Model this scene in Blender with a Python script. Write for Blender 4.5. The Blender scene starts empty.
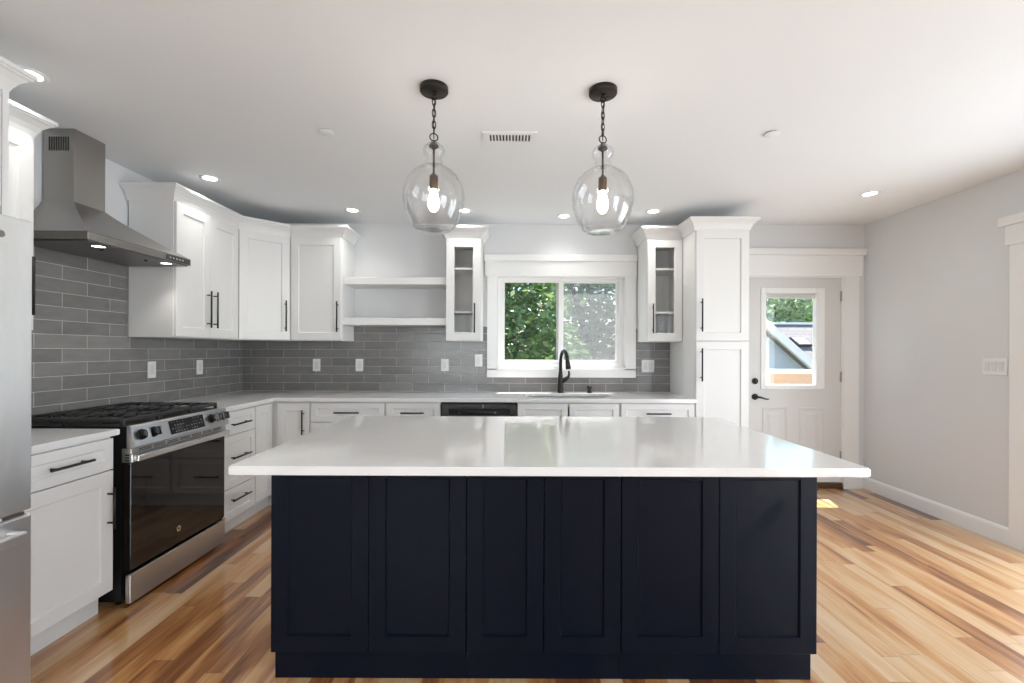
import bpy, bmesh, math, random
from mathutils import Vector, Matrix
R = math.radians
PI = math.pi
random.seed(7)
sc = bpy.context.scene
COL = sc.collection

# ------------------------------------------------------------------ camera, sky, sun, fill lamps, exposure
cam_d = bpy.data.cameras.new('camera')
cam = bpy.data.objects.new('camera', cam_d)
COL.objects.link(cam)
cam_d.sensor_fit = 'HORIZONTAL'
cam_d.sensor_width = 36.0
cam_d.lens = 36.0 * 455.7 / 1024.0
cam_d.shift_y = 8.84 / 1024.0
cam_d.clip_start = 0.05
cam.matrix_world = Matrix.Translation((0, 0, 1.304)) @ Matrix.Rotation(0.0007, 4, 'Z') @ Matrix.Rotation(PI / 2, 4, 'X') @ Matrix.Rotation(0.0035, 4, 'Z')
sc.camera = cam

w = bpy.data.worlds.new('sky')
sc.world = w
w.use_nodes = True
wn = w.node_tree
for n in list(wn.nodes):
    wn.nodes.remove(n)
sky = wn.nodes.new('ShaderNodeTexSky')
sky.sky_type = 'NISHITA'
sky.sun_disc = False
sky.sun_elevation = R(70)
sky.sun_rotation = R(10)
bg = wn.nodes.new('ShaderNodeBackground')
bg.inputs['Strength'].default_value = 0.32
wo = wn.nodes.new('ShaderNodeOutputWorld')
wn.links.new(sky.outputs[0], bg.inputs['Color'])
wn.links.new(bg.outputs[0], wo.inputs['Surface'])


def lamp(name, kind, energy, loc, direction, color=(1, 1, 1), **kw):
    d = bpy.data.lights.new(name, kind)
    d.energy = energy
    d.color = color
    for k, v in kw.items():
        setattr(d, k, v)
    o = bpy.data.objects.new(name, d)
    COL.objects.link(o)
    o.location = loc
    o.rotation_euler = Vector(direction).to_track_quat('-Z', 'Y').to_euler()
    return o


lamp('sun', 'SUN', 15.0, (3, 8, 9), (-0.10, -0.345, -1.0), (1.0, 0.96, 0.9), angle=R(0.5))
# area lamps added as fill at out-of-view openings, standing in for daylight
DC = (0.85, 0.93, 1.0)
lamp('patio_door_fill', 'AREA', 45, (3.46, 2.04, 1.08), (-1, 0, 0), DC, shape='RECTANGLE', size=1.75, size_y=1.9)
lamp('side_window_fill', 'AREA', 108, (3.46, -1.6, 1.14), (-1, 0, 0), DC, shape='RECTANGLE', size=2.4, size_y=2.1)
lamp('rear_window_fill', 'AREA', 30, (-1.45, -3.62, 1.45), (0, 1, 0), DC, shape='RECTANGLE', size=1.7, size_y=1.5)

sc.view_settings.view_transform = 'Standard'
sc.view_settings.look = 'None'
sc.view_settings.exposure = 0.53
sc.view_settings.gamma = 1.0
sc.view_settings.use_curve_mapping = False
try:
    sc.cycles.use_denoising = True
    sc.cycles.max_bounces = 10
    sc.cycles.diffuse_bounces = 5
    sc.cycles.glossy_bounces = 5
    sc.cycles.transmission_bounces = 8
    sc.cycles.transparent_max_bounces = 12
    sc.cycles.sample_clamp_indirect = 6.0
except Exception:
    pass

# ------------------------------------------------------------------ key dimensions (metres, camera stands at x = y = 0)
ZB = 4.346     # face of the back wall tile
XL = -2.571    # face of the left wall tile
XR = 3.358     # right wall
HC = 2.51      # ceiling
YR = -3.5      # rear wall behind the camera
DY = 3.737     # door fronts of the back base cabinets
DX = -1.962    # door fronts of the left base cabinets
UY = 4.0215    # door fronts of the back wall cabinets
UX = -2.2465   # door fronts of the left wall cabinets
CT = 0.91      # worktop height
UB = 1.385     # underside of wall cabinets
UT = 2.297     # top of wall cabinets

# ------------------------------------------------------------------ materials


def nt_new(name):
    m = bpy.data.materials.new(name)
    m.use_nodes = True
    nt = m.node_tree
    for n in list(nt.nodes):
        nt.nodes.remove(n)
    out = nt.nodes.new('ShaderNodeOutputMaterial')
    return m, nt, out


def N(nt, typ, **kw):
    n = nt.nodes.new(typ)
    for k, v in kw.items():
        setattr(n, k, v)
    return n


def val(sock, v):
    sock.default_value = v


def mix_rgb(nt, fac, a, b, blend='MIX'):
    n = N(nt, 'ShaderNodeMix', data_type='RGBA', blend_type=blend)
    for i, s in ((0, fac), (6, a), (7, b)):
        if hasattr(s, 'is_linked'):
            nt.links.new(s, n.inputs[i])
        else:
            n.inputs[i].default_value = s if i == 0 else (*s[:3], 1)
    return n.outputs[2]


def math_n(nt, op, a, b=None, c=None):
    n = N(nt, 'ShaderNodeMath', operation=op)
    for i, s in enumerate((a, b, c)):
        if s is None:
            continue
        if hasattr(s, 'is_linked'):
            nt.links.new(s, n.inputs[i])
        else:
            n.inputs[i].default_value = s
    return n.outputs[0]


def pmat(name, color, rough=0.5, metal=0.0, var=0.03, scale=6.0, bump=0.0, bscale=60.0, coat=0.0, stretch=(1, 1, 1), spec=0.5, rvar=0.0, coat_rough=0.05, bdist=0.002):
    m, nt, out = nt_new(name)
    b = N(nt, 'ShaderNodeBsdfPrincipled')
    tc = N(nt, 'ShaderNodeTexCoord')
    mp = N(nt, 'ShaderNodeMapping')
    val(mp.inputs['Scale'], stretch)
    nt.links.new(tc.outputs['Object'], mp.inputs['Vector'])
    nz = N(nt, 'ShaderNodeTexNoise')
    val(nz.inputs['Scale'], scale)
    val(nz.inputs['Detail'], 4.0)
    nt.links.new(mp.outputs[0], nz.inputs['Vector'])
    lo = tuple(max(0, c * (1 - var)) for c in color)
    hi = tuple(min(1, c * (1 + var)) for c in color)
    nt.links.new(mix_rgb(nt, nz.outputs[0], lo, hi), b.inputs['Base Color'])
    if rvar:
        nt.links.new(math_n(nt, 'MULTIPLY_ADD', nz.outputs[0], rvar, rough - rvar / 2), b.inputs['Roughness'])
    else:
        val(b.inputs['Roughness'], rough)
    val(b.inputs['Metallic'], metal)
    val(b.inputs['Specular IOR Level'], spec)
    val(b.inputs['Coat Weight'], coat)
    val(b.inputs['Coat Roughness'], coat_rough)
    if bump:
        nb = N(nt, 'ShaderNodeTexNoise')
        val(nb.inputs['Scale'], bscale)
        val(nb.inputs['Detail'], 3.0)
        nt.links.new(mp.outputs[0], nb.inputs['Vector'])
        bp = N(nt, 'ShaderNodeBump')
        val(bp.inputs['Strength'], bump)
        val(bp.inputs['Distance'], bdist)
        nt.links.new(nb.outputs[0], bp.inputs['Height'])
        nt.links.new(bp.outputs[0], b.inputs['Normal'])
    nt.links.new(b.outputs[0], out.inputs[0])
    return m


def emat(name, color, strength):
    m, nt, out = nt_new(name)
    e = N(nt, 'ShaderNodeEmission')
    val(e.inputs[0], (*color, 1))
    val(e.inputs[1], strength)
    nt.links.new(e.outputs[0], out.inputs[0])
    return m


def pane_mat(name, tint=(1, 1, 1), refl=0.022, rough=0.0):
    """thin window glass: lets light straight through and mirrors a little"""
    m, nt, out = nt_new(name)
    t = N(nt, 'ShaderNodeBsdfTransparent')
    val(t.inputs[0], (*tint, 1))
    g = N(nt, 'ShaderNodeBsdfGlossy')
    val(g.inputs['Roughness'], rough)
    lw = N(nt, 'ShaderNodeLayerWeight')
    val(lw.inputs[0], 0.5)
    f = math_n(nt, 'MULTIPLY_ADD', math_n(nt, 'POWER', lw.outputs['Facing'], 5.0), 0.85, refl)
    mx = N(nt, 'ShaderNodeMixShader')
    nt.links.new(f, mx.inputs[0])
    nt.links.new(t.outputs[0], mx.inputs[1])
    nt.links.new(g.outputs[0], mx.inputs[2])
    nt.links.new(mx.outputs[0], out.inputs[0])
    return m


def tile_mat(name, axis, x0):
    m, nt, out = nt_new(name)
    b = N(nt, 'ShaderNodeBsdfPrincipled')
    tc = N(nt, 'ShaderNodeTexCoord')
    sp = N(nt, 'ShaderNodeSeparateXYZ')
    nt.links.new(tc.outputs['Object'], sp.inputs[0])
    cb = N(nt, 'ShaderNodeCombineXYZ')
    nt.links.new(math_n(nt, 'ADD', sp.outputs[axis], x0), cb.inputs[0])
    nt.links.new(math_n(nt, 'ADD', sp.outputs[2], -CT + 0.0789 * 40 - 0.0015), cb.inputs[1])
    br = N(nt, 'ShaderNodeTexBrick')
    br.offset = 0.5
    br.offset_frequency = 2
    val(br.inputs['Scale'], 1.0)
    val(br.inputs['Brick Width'], 0.3075)
    val(br.inputs['Row Height'], 0.0789)
    val(br.inputs['Mortar Size'], 0.0017)
    val(br.inputs['Mortar Smooth'], 0.25)
    val(br.inputs['Bias'], 0.0)
    val(br.inputs['Color1'], (0.180, 0.173, 0.168, 1))
    val(br.inputs['Color2'], (0.232, 0.223, 0.217, 1))
    val(br.inputs['Mortar'], (0.56, 0.55, 0.54, 1))
    nt.links.new(cb.outputs[0], br.inputs['Vector'])
    nz = N(nt, 'ShaderNodeTexNoise')
    val(nz.inputs['Scale'], 9.0)
    val(nz.inputs['Detail'], 5.0)
    mp = N(nt, 'ShaderNodeMapping')
    val(mp.inputs['Scale'], (1.0, 1.0, 3.0))
    nt.links.new(tc.outputs['Object'], mp.inputs[0])
    nt.links.new(mp.outputs[0], nz.inputs['Vector'])
    c = mix_rgb(nt, nz.outputs[0], (0.72, 0.72, 0.72), (1.25, 1.25, 1.25))
    nt.links.new(mix_rgb(nt, 1.0, br.outputs['Color'], c, 'MULTIPLY'), b.inputs['Base Color'])
    nt.links.new(math_n(nt, 'MULTIPLY_ADD', br.outputs['Fac'], 0.45, 0.17), b.inputs['Roughness'])
    h = math_n(nt, 'MULTIPLY_ADD', nz.outputs[0], 0.35, math_n(nt, 'MULTIPLY', br.outputs['Fac'], -1.0))
    bp = N(nt, 'ShaderNodeBump')
    val(bp.inputs['Strength'], 0.5)
    val(bp.inputs['Distance'], 0.003)
    nt.links.new(h, bp.inputs['Height'])
    nt.links.new(bp.outputs[0], b.inputs['Normal'])
    nt.links.new(b.outputs[0], out.inputs[0])
    return m


def floor_mat():
    m, nt, out = nt_new('hickory_planks')
    b = N(nt, 'ShaderNodeBsdfPrincipled')
    tc = N(nt, 'ShaderNodeTexCoord')
    sp = N(nt, 'ShaderNodeSeparateXYZ')
    nt.links.new(tc.outputs['Object'], sp.inputs[0])
    X, Y = sp.outputs[0], sp.outputs[1]
    W = 0.088
    xr = math_n(nt, 'DIVIDE', X, W)
    row = math_n(nt, 'ADD', math_n(nt, 'FLOOR', xr), 23.0)
    wn1 = N(nt, 'ShaderNodeTexWhiteNoise', noise_dimensions='1D')
    nt.links.new(row, wn1.inputs['W'])
    ys = math_n(nt, 'ADD', math_n(nt, 'DIVIDE', Y, math_n(nt, 'MULTIPLY_ADD', wn1.outputs[0], 0.7, 0.6)), math_n(nt, 'MULTIPLY', wn1.outputs[0], 37.3))
    seg = math_n(nt, 'FLOOR', ys)
    cid = N(nt, 'ShaderNodeCombineXYZ')
    nt.links.new(row, cid.inputs[0])
    nt.links.new(seg, cid.inputs[1])
    wn2 = N(nt, 'ShaderNodeTexWhiteNoise', noise_dimensions='3D')
    nt.links.new(cid.outputs[0], wn2.inputs['Vector'])
    # streaks of heartwood running along the board, different in each board
    off = math_n(nt, 'MULTIPLY', wn2.outputs[0], 50.0)
    gv = N(nt, 'ShaderNodeCombineXYZ')
    nt.links.new(math_n(nt, 'MULTIPLY', X, 7.0), gv.inputs[0])
    nt.links.new(math_n(nt, 'MULTIPLY', Y, 0.75), gv.inputs[1])
    nt.links.new(off, gv.inputs[2])
    n1 = N(nt, 'ShaderNodeTexNoise')
    val(n1.inputs['Scale'], 1.6)
    val(n1.inputs['Detail'], 3.0)
    val(n1.inputs['Distortion'], 0.5)
    nt.links.new(gv.outputs[0], n1.inputs['Vector'])
    gv2 = N(nt, 'ShaderNodeCombineXYZ')
    nt.links.new(math_n(nt, 'MULTIPLY', X, 60.0), gv2.inputs[0])
    nt.links.new(math_n(nt, 'MULTIPLY', Y, 2.2), gv2.inputs[1])
    nt.links.new(off, gv2.inputs[2])
    n2 = N(nt, 'ShaderNodeTexNoise')
    val(n2.inputs['Scale'], 2.0)
    val(n2.inputs['Detail'], 6.0)
    val(n2.inputs['Distortion'], 0.8)
    nt.links.new(gv2.outputs[0], n2.inputs['Vector'])
    t = math_n(nt, 'ADD', math_n(nt, 'MULTIPLY', math_n(nt, 'POWER', wn2.outputs[0], 1.5), 0.80), math_n(nt, 'MULTIPLY_ADD', n1.outputs[0], 1.4, -0.57))
    t = math_n(nt, 'ADD', t, math_n(nt, 'MULTIPLY_ADD', n2.outputs[0], 0.50, -0.21))
    cr = N(nt, 'ShaderNodeValToRGB')
    e = cr.color_ramp.elements
    e[0].position = 0.0
    e[0].color = (0.70, 0.49, 0.29, 1)
    e[1].position = 1.0
    e[1].color = (0.12, 0.042, 0.016, 1)
    for p, c in ((0.26, (0.64, 0.40, 0.20, 1)), (0.48, (0.56, 0.275, 0.095, 1)), (0.64, (0.40, 0.165, 0.050, 1)), (0.80, (0.24, 0.085, 0.026, 1))):
        q = e.new(p)
        q.color = c
    nt.links.new(t, cr.inputs[0])
    # seams between boards
    fx = math_n(nt, 'FRACT', xr)
    ex = math_n(nt, 'MINIMUM', fx, math_n(nt, 'SUBTRACT', 1.0, fx))
    fy = math_n(nt, 'FRACT', ys)
    ey = math_n(nt, 'MINIMUM', fy, math_n(nt, 'SUBTRACT', 1.0, fy))
    seam = math_n(nt, 'MAXIMUM', math_n(nt, 'LESS_THAN', ex, 0.009), math_n(nt, 'LESS_THAN', ey, 0.0012))
    col = mix_rgb(nt, math_n(nt, 'MULTIPLY', seam, 0.55), cr.outputs[0], (0.10, 0.05, 0.025))
    nt.links.new(col, b.inputs['Base Color'])
    val(b.inputs['Roughness'], 0.32)
    val(b.inputs['Coat Weight'], 0.8)
    val(b.inputs['Coat Roughness'], 0.035)
    bp = N(nt, 'ShaderNodeBump')
    val(bp.inputs['Strength'], 0.25)
    val(bp.inputs['Distance'], 0.0012)
    nt.links.new(math_n(nt, 'SUBTRACT', 1.0, seam), bp.inputs['Height'])
    nt.links.new(bp.outputs[0], b.inputs['Normal'])
    nt.links.new(b.outputs[0], out.inputs[0])
    return m


def leaf_mat(name, c1, c2, c3):
    m, nt, out = nt_new(name)
    tc = N(nt, 'ShaderNodeTexCoord')
    nz = N(nt, 'ShaderNodeTexNoise')
    val(nz.inputs['Scale'], 3.5)
    val(nz.inputs['Detail'], 6.0)
    nt.links.new(tc.outputs['Object'], nz.inputs['Vector'])
    cr = N(nt, 'ShaderNodeValToRGB')
    e = cr.color_ramp.elements
    e[0].position, e[0].color = 0.3, (*c1, 1)
    e[1].position, e[1].color = 0.72, (*c3, 1)
    q = e.new(0.5)
    q.color = (*c2, 1)
    nt.links.new(nz.outputs[0], cr.inputs[0])
    b = N(nt, 'ShaderNodeBsdfPrincipled')
    nt.links.new(cr.outputs[0], b.inputs['Base Color'])
    val(b.inputs['Roughness'], 0.45)
    tr = N(nt, 'ShaderNodeBsdfTranslucent')
    nt.links.new(cr.outputs[0], tr.inputs[0])
    mx = N(nt, 'ShaderNodeMixShader')
    val(mx.inputs[0], 0.4)
    nt.links.new(b.outputs[0], mx.inputs[1])
    nt.links.new(tr.outputs[0], mx.inputs[2])
    nt.links.new(mx.outputs[0], out.inputs[0])
    return m


def screen_mat():
    m, nt, out = nt_new('insect_screen')
    t = N(nt, 'ShaderNodeBsdfTransparent')
    d = N(nt, 'ShaderNodeBsdfDiffuse')
    val(d.inputs[0], (0.36, 0.37, 0.38, 1))
    tl = N(nt, 'ShaderNodeBsdfTranslucent')
    val(tl.inputs[0], (0.42, 0.43, 0.44, 1))
    ad = N(nt, 'ShaderNodeMixShader')
    val(ad.inputs[0], 0.6)
    nt.links.new(d.outputs[0], ad.inputs[1])
    nt.links.new(tl.outputs[0], ad.inputs[2])
    mx = N(nt, 'ShaderNodeMixShader')
    val(mx.inputs[0], 0.24)
    nt.links.new(t.outputs[0], mx.inputs[1])
    nt.links.new(ad.outputs[0], mx.inputs[2])
    nt.links.new(mx.outputs[0], out.inputs[0])
    return m


def navy_mat(name, smudge=None):
    m = pmat(name, (0.0024, 0.0052, 0.0125), 0.33, var=0.06, scale=14, bump=0.03, bscale=220, spec=0.15)
    if smudge:
        nt = m.node_tree
        b = next(n for n in nt.nodes if n.type == 'BSDF_PRINCIPLED')
        tc = next(n for n in nt.nodes if n.type == 'TEX_COORD')
        mp = N(nt, 'ShaderNodeMapping', vector_type='TEXTURE')
        val(mp.inputs['Location'], smudge)
        val(mp.inputs['Rotation'], (0, R(-52), 0))
        val(mp.inputs['Scale'], (0.088, 1.0, 0.028))
        nt.links.new(tc.outputs['Object'], mp.inputs[0])
        nz = N(nt, 'ShaderNodeTexNoise')
        val(nz.inputs['Scale'], 22.0)
        nt.links.new(tc.outputs['Object'], nz.inputs['Vector'])
        ln = N(nt, 'ShaderNodeVectorMath', operation='LENGTH')
        nt.links.new(mp.outputs[0], ln.inputs[0])
        d = math_n(nt, 'ADD', ln.outputs['Value'], math_n(nt, 'MULTIPLY_ADD', nz.outputs[0], 1.1, -0.55))
        mr = N(nt, 'ShaderNodeMapRange')
        val(mr.inputs['From Min'], 0.8)
        val(mr.inputs['From Max'], 1.1)
        val(mr.inputs['To Min'], 0.62)
        val(mr.inputs['To Max'], 0.33)
        nt.links.new(d, mr.inputs['Value'])
        nt.links.new(mr.outputs[0], b.inputs['Roughness'])
    return m


def quartz_mat():
    m, nt, out = nt_new('white_quartz')
    b = N(nt, 'ShaderNodeBsdfPrincipled')
    tc = N(nt, 'ShaderNodeTexCoord')
    n1 = N(nt, 'ShaderNodeTexNoise')
    val(n1.inputs['Scale'], 1.7)
    val(n1.inputs['Detail'], 7.0)
    val(n1.inputs['Distortion'], 1.2)
    nt.links.new(tc.outputs['Object'], n1.inputs['Vector'])
    v = math_n(nt, 'ABSOLUTE', math_n(nt, 'SUBTRACT', n1.outputs[0], 0.5))
    mr = N(nt, 'ShaderNodeMapRange')
    val(mr.inputs['From Min'], 0.0)
    val(mr.inputs['From Max'], 0.035)
    nt.links.new(v, mr.inputs['Value'])
    nt.links.new(mix_rgb(nt, mr.outputs[0], (0.785, 0.78, 0.77), (0.80, 0.795, 0.785)), b.inputs['Base Color'])
    val(b.inputs['Roughness'], 0.085)
    val(b.inputs['Specular IOR Level'], 0.55)
    nt.links.new(b.outputs[0], out.inputs[0])
    return m


def shingle_mat():
    m, nt, out = nt_new('grey_shingles')
    b = N(nt, 'ShaderNodeBsdfPrincipled')
    tc = N(nt, 'ShaderNodeTexCoord')
    br = N(nt, 'ShaderNodeTexBrick')
    val(br.inputs['Scale'], 1.0)
    val(br.inputs['Brick Width'], 0.3)
    val(br.inputs['Row Height'], 0.14)
    val(br.inputs['Mortar Size'], 0.006)
    val(br.inputs['Color1'], (0.17, 0.165, 0.165, 1))
    val(br.inputs['Color2'], (0.21, 0.20, 0.198, 1))
    val(br.inputs['Mortar'], (0.11, 0.11, 0.11, 1))
    nt.links.new(tc.outputs['Object'], br.inputs['Vector'])
    nt.links.new(br.outputs[0], b.inputs['Base Color'])
    val(b.inputs['Roughness'], 0.9)
    nt.links.new(b.outputs[0], out.inputs[0])
    return m


def siding_mat():
    m, nt, out = nt_new('blue_grey_siding')
    b = N(nt, 'ShaderNodeBsdfPrincipled')
    tc = N(nt, 'ShaderNodeTexCoord')
    sp = N(nt, 'ShaderNodeSeparateXYZ')
    nt.links.new(tc.outputs['Object'], sp.inputs[0])
    f = math_n(nt, 'FRACT', math_n(nt, 'DIVIDE', sp.outputs[2], 0.11))
    nz = N(nt, 'ShaderNodeTexNoise')
    val(nz.inputs['Scale'], 2.0)
    nt.links.new(tc.outputs['Object'], nz.inputs['Vector'])
    nt.links.new(mix_rgb(nt, nz.outputs[0], (0.40, 0.47, 0.54), (0.44, 0.51, 0.58)), b.inputs['Base Color'])
    bp = N(nt, 'ShaderNodeBump')
    val(bp.inputs['Strength'], 0.4)
    val(bp.inputs['Distance'], 0.01)
    nt.links.new(f, bp.inputs['Height'])
    nt.links.new(bp.outputs[0], b.inputs['Normal'])
    val(b.inputs['Roughness'], 0.7)
    nt.links.new(b.outputs[0], out.inputs[0])
    return m


M = {
    'wall': pmat('grey_wall_paint', (0.72, 0.728, 0.732), 0.65, var=0.015, scale=2, bump=0.05, bscale=250),
    'ceil': pmat('ceiling_paint', (0.82, 0.845, 0.865), 0.7, var=0.012, scale=1.5, bump=0.05, bscale=200),
    'trim': pmat('white_trim_paint', (0.86, 0.86, 0.85), 0.35, var=0.01, scale=4),
    'cab': pmat('white_cabinet_paint', (0.80, 0.797, 0.785), 0.38, var=0.01, scale=5, bump=0.03, bscale=260),
    'cabin': pmat('cabinet_interior', (0.72, 0.72, 0.71), 0.5, var=0.02, scale=6),
    'navy': navy_mat('navy_cabinet_paint'),
    'black': pmat('matte_black_metal', (0.016, 0.015, 0.015), 0.42, metal=0.3, var=0.1, scale=30, rvar=0.06),
    'bronze': pmat('dark_bronze_metal', (0.030, 0.024, 0.020), 0.42, metal=0.6, var=0.15, scale=40, rvar=0.1),
    'brass': pmat('aged_bronze_socket', (0.10, 0.065, 0.04), 0.4, metal=0.8, var=0.2, scale=60),
    'steel': pmat('brushed_steel', (0.56, 0.55, 0.54), 0.34, metal=1.0, var=0.02, scale=4, stretch=(0.3, 25, 25), rvar=0.03),
    'steelh': pmat('brushed_steel_hood', (0.40, 0.38, 0.36), 0.24, metal=1.0, var=0.05, scale=6, stretch=(30, 0.4, 30), rvar=0.08),
    'steelf': pmat('refrigerator_steel', (0.86, 0.87, 0.88), 0.46, metal=1.0, var=0.05, scale=2.2, bump=0.6, bscale=2.4, stretch=(3.0, 1.0, 0.9), rvar=0.08, bdist=0.012),
    'chrome': pmat('polished_steel', (0.72, 0.71, 0.70), 0.14, metal=1.0, var=0.03, scale=20),
    'filter': pmat('steel_filter', (0.22, 0.21, 0.205), 0.38, metal=1.0, var=0.15, scale=80, bump=0.3, bscale=300),
    'ovenglass': pmat('black_oven_glass', (0.010, 0.007, 0.006), 0.05, var=0.1, scale=8, spec=0.4, coat=0.15),
    'enamel': pmat('black_enamel', (0.010, 0.010, 0.010), 0.32, var=0.1, scale=20, spec=0.25),
    'iron': pmat('cast_iron', (0.032, 0.032, 0.033), 0.5, var=0.2, scale=60, bump=0.4, bscale=400),
    'slate': pmat('dark_slate_steel', (0.105, 0.100, 0.098), 0.35, metal=0.7, var=0.06, scale=20, stretch=(20, 1, 1)),
    'plate': pmat('white_plastic', (0.82, 0.82, 0.81), 0.3, var=0.01, scale=20),
    'plateshade': pmat('white_plastic_insert', (0.72, 0.72, 0.71), 0.35, var=0.01, scale=20),
    'dark': pmat('dark_recess', (0.02, 0.02, 0.02), 0.6, var=0.1, scale=30),
    'bulb': emat('bulb_glow', (1.0, 0.86, 0.66), 9.0),
    'led': emat('led_glow', (1.0, 0.97, 0.92), 9.0),
    'pane': pane_mat('window_glass'),
    'cabpane': pane_mat('cabinet_glass', (0.97, 0.97, 0.97), 0.008),
    'screen': screen_mat(),
    'hinge': pmat('satin_nickel', (0.45, 0.44, 0.43), 0.35, metal=1.0, var=0.03, scale=30),
    'sinksteel': pmat('sink_steel', (0.42, 0.42, 0.42), 0.3, metal=1.0, var=0.04, scale=30),
    'doorw': pmat('white_door_paint', (0.68, 0.675, 0.66), 0.4, var=0.012, scale=3),
    'thresh': pmat('oak_threshold', (0.09, 0.045, 0.02), 0.45, var=0.3, scale=20, stretch=(1, 10, 1)),
    'cedar': pmat('cedar_boards', (0.50, 0.39, 0.28), 0.6, var=0.25, scale=8, stretch=(0.6, 1, 14)),
    'bark': pmat('bark', (0.09, 0.07, 0.055), 0.9, var=0.4, scale=10, bump=0.6, bscale=25, stretch=(3, 3, 0.6)),
    'lawn': pmat('lawn', (0.11, 0.135, 0.075), 0.95, var=0.35, scale=5, bump=0.4, bscale=60),
    'siding': siding_mat(),
    'shingle': shingle_mat(),
    'quartz': quartz_mat(),
    'floor': floor_mat(),
    'leafa': leaf_mat('leaf_green', (0.03, 0.085, 0.022), (0.085, 0.19, 0.048), (0.24, 0.36, 0.12)),
    'leafb': leaf_mat('leaf_grey_green', (0.05, 0.10, 0.045), (0.13, 0.21, 0.10), (0.27, 0.36, 0.20)),
    'leafd': leaf_mat('leaf_silver_green', (0.10, 0.17, 0.09), (0.22, 0.32, 0.18), (0.42, 0.50, 0.34)),
    'leafc': leaf_mat('leaf_bright_green', (0.20, 0.34, 0.09), (0.36, 0.52, 0.15), (0.50, 0.62, 0.28)),
}


def clear_glass():
    m, nt, out = nt_new('clear_blown_glass')
    g = N(nt, 'ShaderNodeBsdfGlass')
    val(g.inputs['IOR'], 1.45)
    val(g.inputs['Roughness'], 0.0)
    nz = N(nt, 'ShaderNodeTexNoise')
    val(nz.inputs['Scale'], 14.0)
    bp = N(nt, 'ShaderNodeBump')
    val(bp.inputs['Strength'], 0.06)
    val(bp.inputs['Distance'], 0.004)
    nt.links.new(nz.outputs[0], bp.inputs['Height'])
    nt.links.new(bp.outputs[0], g.inputs['Normal'])
    t = N(nt, 'ShaderNodeBsdfTransparent')
    fr = N(nt, 'ShaderNodeLayerWeight')
    val(fr.inputs[0], 0.5)
    mx = N(nt, 'ShaderNodeMixShader')
    gl = N(nt, 'ShaderNodeBsdfGlossy')
    val(gl.inputs['Roughness'], 0.02)
    val(gl.inputs['Color'], (0.85, 0.86, 0.87, 1))
    nt.links.new(bp.outputs[0], gl.inputs['Normal'])
    f = math_n(nt, 'MULTIPLY_ADD', math_n(nt, 'POWER', fr.outputs['Facing'], 2.6), 0.75, 0.04)
    nt.links.new(f, mx.inputs[0])
    val(t.inputs[0], (0.985, 0.985, 0.985, 1))
    nt.links.new(t.outputs[0], mx.inputs[1])
    nt.links.new(gl.outputs[0], mx.inputs[2])
    nt.links.new(mx.outputs[0], out.inputs[0])
    return m


M['glass'] = clear_glass()

# ------------------------------------------------------------------ mesh helpers


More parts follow.
